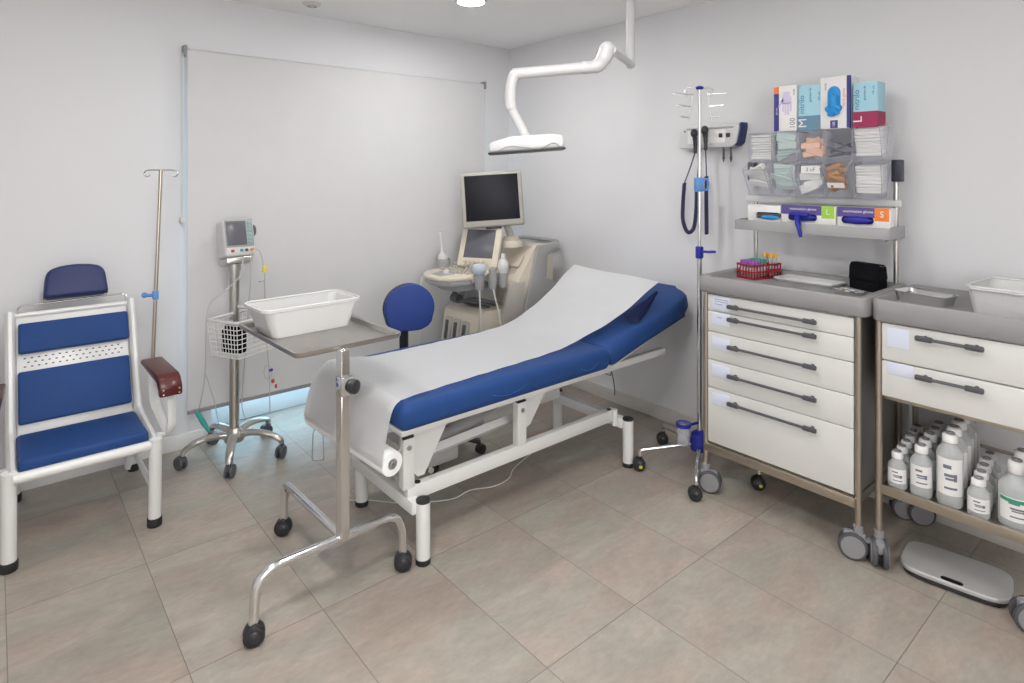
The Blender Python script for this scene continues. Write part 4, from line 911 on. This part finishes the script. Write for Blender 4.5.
def fill(binfo, n, m, name, label, cat, group, size, mode='stack', seed=0):
    rnd = random.Random(seed); mx, yc_, h, _ = binfo
    b = MB(); b.box((0, 0, 0), size, min(size) * .25, seg=1); o0 = None
    proto = b
    first = proto.build(name, m); me = first.data
    for i in range(n):
        o = first if i == 0 else first.copy()
        if i: COL.objects.link(o)
        u = (i + .5) / n
        if mode == 'stack': loc = V(.006 + size[0] / 2 + .008 * rnd.random(), yc_ + rnd.uniform(-.002, .002), .010 + (h * .84) * u); rot = Euler((rnd.uniform(-.02, .02), rnd.uniform(-.03, .03), rnd.uniform(-.04, .04)))
        elif mode == 'file': loc = V(.008 + .05 * u, yc_ + rnd.uniform(-.01, .01), h * .48 + .02 * u); rot = Euler((rnd.uniform(-.08, .08) + math.pi / 2 * 0, R(85) + rnd.uniform(-.1, .1), 0))
        else:
            top = .46 if mode == 'low' else .72
            loc = V(.014 + .034 * rnd.random(), yc_ + rnd.uniform(-.010, .010), .020 + h * top * u); rot = Euler((rnd.uniform(-.55, .55), rnd.uniform(-.25, .25), rnd.uniform(-.12, .12)))
        o.matrix_world = mx @ Matrix.Translation(loc) @ rot.to_matrix().to_4x4()
        tag(o, label, cat, group)
pk = 'packet'
fill(binsU[0], 10, 'pack', 'dressing_packet', 'flat white packet stacked in the leftmost upper clear bin', pk, 'packets in the leftmost upper bin', (.060, .108, .011), 'stack', 1)
fill(binsU[1], 11, 'packg', 'dressing_packet', 'pale green packet in the second upper clear bin', pk, 'packets in the second upper bin', (.012, .10, .036), 'heap', 2)
fill(binsU[2], 9, 'packo', 'plaster_packet', 'peach packet in the middle upper clear bin', pk, 'packets in the middle upper bin', (.016, .09, .030), 'low', 3)
fill(binsU[3], 4, 'packd', 'dark_packet', 'dark packet in the fourth upper clear bin', pk, 'packets in the fourth upper bin', (.05, .10, .010), 'low', 4)
fill(binsU[4], 9, 'pack', 'gauze_pad', 'folded white pad in the rightmost upper clear bin', 'pad', 'pads in the rightmost upper bin', (.068, .108, .0145), 'stack', 5)
fill(binsL[0], 12, 'pack', 'syringe_packet', 'narrow white packet in the leftmost lower tipped bin', pk, 'packets in the leftmost lower bin', (.010, .10, .028), 'heap', 6)
fill(binsL[1], 12, 'packg', 'syringe_packet', 'greenish packet in the second lower tipped bin', pk, 'packets in the second lower bin', (.010, .10, .030), 'heap', 7)
fill(binsL[2], 9, 'pack', 'dressing_packet', 'white packet below the written card in the middle lower bin', pk, 'packets in the middle lower bin', (.012, .095, .034), 'low', 8)
fill(binsL[3], 14, 'brown', 'elastic_bandage', 'brown bandage heaped in the fourth lower tipped bin', 'bandage', 'bandages in the fourth lower bin', (.034, .070, .026), 'heap', 9)
fill(binsL[4], 9, 'pack', 'gauze_pad', 'folded white pad in the rightmost lower clear bin', 'pad', 'pads in the rightmost lower bin', (.068, .108, .0145), 'stack', 10)
# hand-written card on the middle lower bin, blank card on the fourth
x_ = -.2345; y_ = (BY[2] + BY[3]) / 2
c = thing('bin_card', 'small white handwritten card on the middle lower clear bin', 'card', (x_, y_, 1.555))
MB().bb(x_ - .0012, x_, y_ - .045, y_ + .045, 1.548, 1.584).build('card', 'card', c)
text('3 uF', .026, (x_ - .0016, y_, 1.566), (0, -1, 0), (0, 0, 1), 'ink', 'handwriting', c)
mx3, y3, h3, _ = binsL[3]
c = MB(); c.box((-.002, y3, h3 * .42), (.0015, .075, .026), .0004, seg=1)
tag(c.build('bin_card', 'card', mx=mx3), 'blank white strip card on the fourth lower tipped bin', 'card')
# ------------------------------------------------------------------ glove boxes on top of the bins
def ubox(name, label, y0, y1, x0, x1, z0, z1, m='card', cat='box'):
    t = thing(name, label, cat, ((x0 + x1) / 2, (y0 + y1) / 2, z0))
    MB().bb(x0, x1, y1, y0, z0, z1, .002).build('carton', m, t); return t
ZB = 1.757; fx = -.214
g = ubox('glove_box', 'white glove box with lilac hand and navy spine, leftmost on top of bins', -2.312, -2.425, fx, -.12, ZB, 1.985)
MB().bb(fx - .001, fx + .02, -2.337, -2.3115, ZB + .002, 1.948).build('printed_spine', 'navyp', g)
MB().bb(fx - .001, fx + .02, -2.337, -2.3115, 1.948, 1.983).build('printed_patch', 'orange', g)
b = MB(); b.bb(fx - .0012, fx, -2.400, -2.352, 1.895, 1.930)
for dy, z0_, z1_ in ((-.020, 1.855, 1.90), (-.0075, 1.838, 1.90), (.0055, 1.84, 1.90), (.018, 1.856, 1.90)): b.bb(fx - .0012, fx, -2.376 + dy - .0045, -2.376 + dy + .0045, z0_, z1_)
b.box((fx - .0006, -2.348, 1.90), (.0012, .009, .045), rot=Matrix.Rotation(R(30), 3, 'X')); b.bb(fx - .0012, fx, -2.392, -2.360, 1.93, 1.955)
b.build('printed_hand', 'lilac', g)
text('100', .036, (fx - .0006, -2.405, 1.795), (0, 0, 1), (0, 1, 0), 'ink', 'printed_number', g)
text('nitrile', .014, (fx - .0006, -2.418 + .006, 1.95), (0, 0, 1), (0, 1, 0), 'ink', 'printed_text', g)
text('gloves', .015, (fx - .0012, -2.325, 1.86), (0, 0, 1), (0, 1, 0), 'lilac', 'printed_text', g)
g = ubox('glove_box', 'light blue and slate glove box marked M on top of bins', -2.428, -2.545, fx + .004, -.12, ZB, 1.978, 'lblue')
MB().bb(fx + .003, fx + .02, -2.5455, -2.4275, ZB - .0001, 1.828).build('printed_band', 'slate', g)
text('M', .062, (fx + .0026, -2.452, 1.793), (0, 0, 1), (0, 1, 0), 'card', 'printed_letter', g)
text('nitrilo', .038, (fx + .0034, -2.447, 1.885), (0, 0, 1), (0, 1, 0), 'inkb', 'printed_text', g)
text('guantes de', .016, (fx + .0034, -2.49, 1.93), (0, 0, 1), (0, 1, 0), 'inkb', 'printed_text', g)
text('100 uds', .014, (fx + .0034, -2.535, 1.92), (0, 0, 1), (0, 1, 0), 'inkb', 'printed_text', g)
g = ubox('glove_box', 'tall white glove box with oval opening showing bright blue glove', -2.548, -2.682, fx - .004, -.115, ZB, 2.018)
MB().bb(fx - .005, fx + .01, -2.6825, -2.668, ZB + .001, 2.017).build('printed_spine', 'navyp', g)
MB().bb(fx - .005, fx + .01, -2.628, -2.594, ZB + .003, ZB + .042).build('printed_patch', 'navyp', g)
text('100', .018, (fx - .0056, -2.611, ZB + .022), (0, 0, 1), (0, 1, 0), 'card', 'printed_number', g)
text('nitrile gloves', .018, (fx - .0044, -2.655, 1.91), (0, 0, 1), (0, 1, 0), 'orange', 'printed_text', g)
text('nitrile', .016, (fx - .0044, -2.572, 1.97), (0, 0, 1), (0, 1, 0), 'ink', 'printed_text', g)
b = MB(); ov = [(-2.611 + .030 * math.cos(R(a)), (1.935 if math.sin(R(a)) > 0 else 1.87) + .035 * math.sin(R(a))) for a in range(0, 360, 15)]
b.prism(ov, 'yz', fx - .006, fx + .0, .001); b.build('opening', 'gloveb', g)
def glove(name, label, c, m, sc, spread):
    b = MB(); b.ball(c, .022, sc, 14)
    for (dy, dz, r, L_) in spread:
        d = V(-.006, dy, dz).normalized(); b.tube(spline([Vector(c), Vector(c) + d * L_ * .5 + V(-.004, 0, 0), Vector(c) + d * L_], 4), [r] * 8 + [r * .55], 8)
    return tag(b.build(name, m), label, 'glove')
glove('disposable_glove', 'bright blue disposable glove bulging from the tall white box', (fx - .010, -2.619, 1.862), 'gloveb', (.5, 1.35, 1.1), ((.9, -.6, .016, .038), (-.9, -.5, .017, .038), (.3, -1, .017, .05), (-.4, -1, .016, .045), (0, 1, .026, .05)))
g = ubox('glove_box', 'light blue and crimson glove box marked L on top of bins', -2.688, -2.808, fx + .004, -.115, ZB, 1.972, 'lblue')
MB().bb(fx + .003, -.114, -2.8085, -2.6875, ZB - .0001, 1.832).build('printed_band', 'magenta', g)
text('L', .066, (fx + .0026, -2.712, 1.795), (0, 0, 1), (0, 1, 0), 'card', 'printed_letter', g)
text('nitrilo', .040, (fx + .0034, -2.706, 1.89), (0, 0, 1), (0, 1, 0), 'inkb', 'printed_text', g)
text('guantes de', .016, (fx + .0034, -2.745, 1.92), (0, 0, 1), (0, 1, 0), 'inkb', 'printed_text', g)
text('100 uds', .014, (fx + .0034, -2.788, 1.93), (0, 0, 1), (0, 1, 0), 'inkb', 'printed_text', g)
for g_, dy, sy, sz in zip([o for o in COL.objects if o.name.startswith('glove_box') and o.parent is None], (-.017, -.016, -.007, -.001), (1, .92, .98, .84), (.985, .975, .93, .945)):
    g_.location.y += dy; g_.scale = (1, sy, sz)      # cartons differ a little in size
# ------------------------------------------------------------------ boxes on the grey shelf
zs = 1.2725; sx = -.245
g = ubox('glove_box', 'white glove box with bright blue slot, leftmost on grey shelf', -2.205, -2.376, sx, -.13, zs, zs + .115)
b = MB(); b.box((sx - .001, -2.318, 1.338), (.004, .12, .03), .012, seg=3); b.build('opening', 'dgrey', g)
b = MB(); b.ball((sx - .004, -2.325, 1.328), .016, (.5, 3.0, .7)); tag(b.build('disposable_glove', 'gloveb'), 'bright blue glove in slot of the leftmost shelf box', 'glove')
for (y0, y1, ltr, pm, lbl, gl) in ((-2.380, -2.635, 'L', 'lime', 'white and violet glove box with lime corner patch on grey shelf', 'navy glove hanging out of the box with lime patch'),
                                  (-2.643, -2.862, 'S', 'orange', 'white and violet glove box with orange corner patch on grey shelf', 'navy glove filling the slot of the box with orange patch')):
    g = ubox('glove_box', lbl, y0, y1, sx, -.165, zs, 1.394)
    yp = y1 + .062
    MB().bb(sx - .001, sx + .02, yp, y0 - .001, 1.350, 1.3945).build('printed_band', 'purp', g)
    MB().bb(sx - .0012, sx + .02, y1 + .004, yp, 1.338, 1.3945).build('printed_patch', pm, g)
    text('examination gloves', .0165, (sx - .0014, (y0 + yp) / 2 - .01, 1.377), (0, -1, 0), (0, 0, 1), 'card', 'printed_text', g)
    text(ltr, .038, (sx - .0016, (y1 + .004 + yp) / 2, 1.367), (0, -1, 0), (0, 0, 1), 'card', 'printed_letter', g)
    yc_ = (y0 + yp) / 2 - .01
    b = MB(); b.box((sx - .0012, yc_, 1.338), (.003, .13, .030), .012, seg=3); b.build('opening', 'bluedk', g)
    b = MB(); b.ball((sx - .006, yc_, 1.338), .019, (.75, 3.3, .95), 18)
    if ltr == 'L':
        c0 = V(sx - .008, yc_ + .015, 1.335); b.tube(spline([c0, c0 + V(-.024, -.005, .003), c0 + V(-.064, -.025, -.03), c0 + V(-.074, -.042, -.085)], 5), [.014] * 6 + [.013] * 5 + [.009] * 4 + [.006], 10)
        b.tube(spline([c0 + V(0, .02, .01), c0 + V(-.012, .03, .018), c0 + V(-.014, -.05, .014)], 5), .010, 8)
    tag(b.build('disposable_glove', 'glove'), gl, 'glove')
# ------------------------------------------------------------------ things on the drawer trolley
wz = 1.0175
RZ = R(-15); rc = V(-.220, -2.252, wz)
rk = thing('tube_rack', 'red plastic sample tube rack on the grey worktop', 'rack', rc, RZ)
b = MB(); W_, L_, Hh = .198, .110, .072
for z in (.003, .036, .069): b.tube([(p[0], p[1], z) for p in rrect(W_, L_, 0, .008, 3)], .0042, 6, closed=True)
for i in range(10):
    x = -W_ / 2 + .008 + i * (W_ - .016) / 9
    for y in (-L_ / 2, L_ / 2): b.box((x, y, .036), (.004, .004, .066))
for j in range(6):
    y = -L_ / 2 + .008 + j * (L_ - .016) / 5
    for x in (-W_ / 2, W_ / 2): b.box((x, y, .036), (.004, .004, .066))
for z in (.004, .066):
    for i in range(10): x = -W_ / 2 + .008 + i * (W_ - .016) / 9; b.box((x, 0, z), (.003, L_, .003))
    for j in range(6): y = -L_ / 2 + .008 + j * (L_ - .016) / 5; b.box((0, y, z), (W_, .003, .003))
b.build('grid_frame', 'red', rk, mx=rk.matrix_basis)
b = MB(); b.bb(.0, .09, -L_ / 2 - .006, -L_ / 2 - .0025, .028, .048, .001); b.build('handle_grip', 'red', rk, mx=rk.matrix_basis)
def tube_proto(capm, H):
    t = thing('sample_tube', 'x', 'tube', (0, 0, 0))
    b = MB(); b.lathe([(0, 0), (.004, .001), (.0062, .006), (.0062, H - .012), (0, H - .012)], seg=10); b.build('tube', 'milky', t)
    b = MB(); b.lathe([(0, H - .018), (.008, H - .018), (.0085, H - .004), (.007, H), (0, H)], seg=10); b.build('cap', capm, t)
    b = MB(); b.lathe([(.0065, .018), (.0065, .05)], seg=10); b.build('label', 'card', t); return t
protos = {'p': tube_proto('purple', .084), 'g': tube_proto('green', .087), 'y': tube_proto('ycap', .112)}
used = {}
for i in range(9):
    for j in range(5):
        kind = 'p' if i < 3 else 'g' if i < 6 and j > 0 else 'y' if i >= 7 and j in (1, 3) or i == 8 else None
        if kind is None: continue
        x = -W_ / 2 + .008 + (i + .5) * (W_ - .016) / 9; y = -L_ / 2 + .008 + (j + .5) * (L_ - .016) / 5
        loc = Matrix.Translation(rc) @ Matrix.Rotation(RZ, 4, 'Z') @ V(x, y, .006)
        nm = {'p': ('purple-capped sample tube in the red rack', 'purple-capped tubes'), 'g': ('green-capped sample tube in the red rack', 'green-capped tubes'), 'y': ('tall yellow-capped tube at the back of the red rack', 'yellow-capped tubes')}[kind]
        o = protos[kind] if kind not in used else dup(protos[kind])
        used[kind] = 1; o.location = loc; o['label'] = nm[0]; o['group'] = nm[1]
t = thing('instrument_tray', 'shallow white plastic tray lying on the grey worktop', 'tray', (-.20, -2.495, wz), R(-4))
b = MB(); W_, L_ = .15, .29
loft(b, [rrect(W_ - .04, L_ - .04, .004, .01), rrect(W_ - .024, L_ - .024, .014, .012), rrect(W_, L_, .018, .015), rrect(W_, L_, .014, .015), rrect(W_ - .03, L_ - .03, 0, .01)], True, True)
b.build('body', 'whitep', t, mx=t.matrix_basis)
b = MB(); b.box((-.01, 0, .009), (.008, L_ - .06, .006), .002); b.box((.02, 0, .009), (.008, L_ - .06, .006), .002); b.build('divider', 'whitep', t, mx=t.matrix_basis)
t = thing('instrument_case', 'black zipped nylon case standing on the right of the grey worktop', 'case', (-.185, -2.752, wz), R(-14))
b = MB(); b.prism([(-.032, 0), (.036, 0), (.036, .105), (.024, .124), (-.024, .126), (-.034, .10)], 'xz', -.068, .072, .010, t.matrix_basis, seg=3); b.build('body', 'cloth', t)
b = MB(); b.box((-.034, .0, .080), (.006, .134, .060), .002, rot=Matrix.Rotation(R(4), 3, 'Y')); b.build('flap', 'cloth', t, mx=t.matrix_basis)
b = MB(); b.tube([(p[1] * 1.0, p[0], 0) for p in []] or [(-.02, -.067, .120), (.022, -.067, .115), (.032, -.067, .06)], .0025, 6); b.build('zip', 'blackp', t, mx=t.matrix_basis)
t = thing('kidney_dish', 'small steel dish at the front right corner of the grey worktop', 'dish', (-.385, -2.748, wz + .001), R(-25))
b = MB()
def dish(mb, W, L, H, r=.03):
    loft(mb, [rrect(W - .03, L - .03, .002, r * .7), rrect(W - .008, L - .008, H - .003, r), rrect(W, L, H, r), rrect(W, L, H - .003, r), rrect(W - .007, L - .007, H - .006, r), rrect(W - .029, L - .029, 0, r * .7)], True, True)
    return mb
dish(b, .085, .15, .028, .03).build('body', 'chrome', t, mx=t.matrix_basis)
b = MB(); b.ball((-.385, -2.735, wz + .02), .011, (1, 1.6, .8)); b.ball((-.372, -2.77, wz + .018), .010, (1.2, 1, .7)); b.box((-.395, -2.765, wz + .018), (.05, .012, .008), .002, rz=.5)
tag(b.build('forceps_tips', 'brass'), 'small brass coloured metal tips lying in the steel dish', 'instrument')
# ------------------------------------------------------------------ things on the bottle trolley
t = thing('steel_dish', 'shiny rectangular steel instrument dish on the right-hand worktop', 'dish', (-.290, -3.005, wz + .001), R(-16))
b = MB(); dish(b, .125, .205, .042, .028).build('body', 'chrome', t, mx=t.matrix_basis)
b = MB(); b.ball((0, .06, .024), .024, (.9, 1, .6)); b.tube([(-.02, .02, .03), (.01, -.05, .012), (.015, -.08, .012)], .004, 6)
tag(b.build('forceps', 'chrome', mx=t.matrix_basis), 'steel instruments lying inside the shiny rectangular dish', 'instrument')
tub('storage_tub', 'white plastic tub cut off by the right edge on grey worktop', (-.255, -3.275, wz), R(-3), .32, .21, .105, 'whitep')
def bottle(name, r, H, neck, lm, lz, shoulder, band=None, base_r=None):
    t = thing(name, 'x', 'bottle', (0, 0, 0)); hs = H - shoulder
    b = MB(); b.lathe([(0, .001), (r * .8, 0), (r * .96, .006), (r, .014), (r, hs - .02), (r * .93, hs - .006), (neck, hs + shoulder * .35), (neck, hs + shoulder * .45), (0, hs + shoulder * .45)], seg=24); b.build('body', 'milky', t)
    b = MB(); b.lathe([(neck * 1.1, hs + shoulder * .42), (neck * 1.25, hs + shoulder * .46), (neck * 1.25, H - .006), (neck * 1.05, H - .002), (0, H)], seg=20); b.build('cap', 'card', t, angle=50)
    b = MB(); b.lathe([(neck * .8, H - .001), (neck * .85, H + .004), (neck * .5, H + .005), (neck * .5, H)], seg=16); b.build('cap_ring', 'castorg', t)
    b = MB(); a0 = R(150 + 18); b.lathe([(r + .0006, lz[0]), (r + .0006, lz[1])], seg=14, a0=R(130), a1=R(255)); lo = b.build('label', lm, t)
    k = MB()
    for i, (a, w, zz, hh) in enumerate(((165, 35, .78, .05), (170, 45, .55, .04), (175, 45, .45, .03), (210, 14, .5, .10), (170, 55, .2, .03))):
        zc = lz[0] + (lz[1] - lz[0]) * zz; hh *= (lz[1] - lz[0]); k.lathe([(r + .0011, zc - hh), (r + .0011, zc + hh)], seg=6, a0=R(a), a1=R(a + w))
    k.build('printed_text', 'ink', lo)
    if band:
        k = MB(); k.lathe([(r + .0012, lz[1] - .016), (r + .0012, lz[1] - .003)], seg=14, a0=R(132), a1=R(253)); k.build('label_band', band, lo)
    return t
kinds = [
    (bottle('saline_bottle', .0335, .145, .016, 'card', (.03, .085), .045), -2.962, [-.478 + .068 * i for i in range(6)], 'small clear bottle in the leftmost row on the steel shelf', 'small bottles in the leftmost row'),
    (bottle('saline_bottle', .0370, .195, .018, 'card', (.045, .125), .05), -3.044, [-.472 + .075 * i for i in range(5)], 'medium clear bottle in the second row on the steel shelf', 'medium bottles in the second row'),
    (bottle('saline_bottle', .0420, .268, .020, 'card', (.05, .185), .055), -3.132, [-.466 + .085 * i for i in range(5)], 'tall clear bottle in the third row on the steel shelf', 'tall bottles in the third row'),
    (bottle('saline_bottle', .0345, .138, .018, 'card', (.025, .075), .042), -3.222, [-.478 + .070 * i for i in range(5)], 'short clear bottle in the fourth row on the steel shelf', 'short bottles in the fourth row'),
    (bottle('antiseptic_bottle', .0520, .232, .020, 'card', (.035, .115), .075, 'greenl'), -3.330, [-.455, -.34], 'wide bottle with green banded label at the right of the steel shelf', 'wide green-labelled bottles'),
]
SZ = .3045
for proto, y, xs, lab, grp in kinds:
    names = ['front', 'second', 'third', 'fourth', 'fifth', 'rearmost']
    for i, x in enumerate(xs):
        pos = 'frontmost ' if i == 0 else 'rearmost ' if i == len(xs) - 1 else ''
        jy = random.uniform(-.003, .003) + .006 * i
        o = proto if i == 0 else dup(proto, rz=random.uniform(-.3, .3))
        o.location = (x, y + jy, SZ); o['label'] = (pos or 'middle ') + lab; o['group'] = grp if not pos else grp + ', ' + pos.strip()
        if pos and 'group' in o: del o['group']
        o['group'] = grp
# ------------------------------------------------------------------ bathroom scale on the floor
sc_ = thing('bathroom_scale', 'silver grey bathroom scale lying on the tiles under the bottle trolley', 'scale', (-.40, -3.135, 0), R(7.5))
pl = []
for a in range(0, 360, 6):
    ca, sa = math.cos(R(a)), math.sin(R(a)); e = .40
    pl.append((.118 * math.copysign(abs(ca) ** (e + .12), ca), .172 * math.copysign(abs(sa) ** e, sa)))
b = MB(); b.prism(pl, 'xy', .020, .038, .005, sc_.matrix_basis, seg=3); b.build('platform', 'scale', sc_)
b = MB(); b.prism([(x * .965, y * .965) for x, y in pl], 'xy', .004, .021, .004, sc_.matrix_basis); b.build('base', 'blackp', sc_)
b = MB(); b.prism([(-.098 + .013 * math.cos(R(a)), (.022 if math.sin(R(a)) > 0 else -.022) + .013 * math.sin(R(a))) for a in range(0, 360, 15)], 'xy', .037, .0386, .0004, sc_.matrix_basis); b.build('display', 'screen', sc_)
for x, y in ((-.08, -.13), (-.08, .13), (.08, -.13), (.08, .13)): MB().cyl((x, y, 0), (x, y, .006), .014, seg=12).build('foot', 'black', sc_, mx=sc_.matrix_basis)
# ------------------------------------------------------------------ light: ceiling downlights, daylight behind the blind
LC = (1.0, .985, .965)
for x, y, e in ((-2.75, -1.3, 4), (-1.75, -2.4, 7), (-2.9, -2.9, 15), (-1.6, -4.5, 4), (-2.75, -4.5, 6)):
    l = bpy.data.lights.new('downlight', 'AREA'); l.shape = 'DISK'; l.size = .30; l.energy = e; l.color = LC
    o = bpy.data.objects.new('downlight', l); COL.objects.link(o); o.location = (x, y, CH - .012)
wd_ = bpy.data.worlds.new('daylight'); SC.world = wd_; wd_.use_nodes = True
bg = wd_.node_tree.nodes['Background']; bg.inputs[0].default_value = (.50, .80, 1.0, 1); bg.inputs[1].default_value = 5.8
pl_ = bpy.data.lights.new('window_portal', 'AREA'); pl_.shape = 'RECTANGLE'; pl_.size = 1.7; pl_.size_y = 1.9; pl_.cycles.is_portal = True
o = bpy.data.objects.new('window_portal', pl_); COL.objects.link(o); o.location = ((WX0 + WX1) / 2, .27, 1.15); o.rotation_euler = (R(-90), 0, 0)
SC.cycles.transparent_max_bounces = 32
SC.view_settings.view_transform = 'Standard'; SC.view_settings.look = 'None'; SC.view_settings.gamma = 1; SC.view_settings.use_curve_mapping = False
SC.view_settings.exposure = 0.72
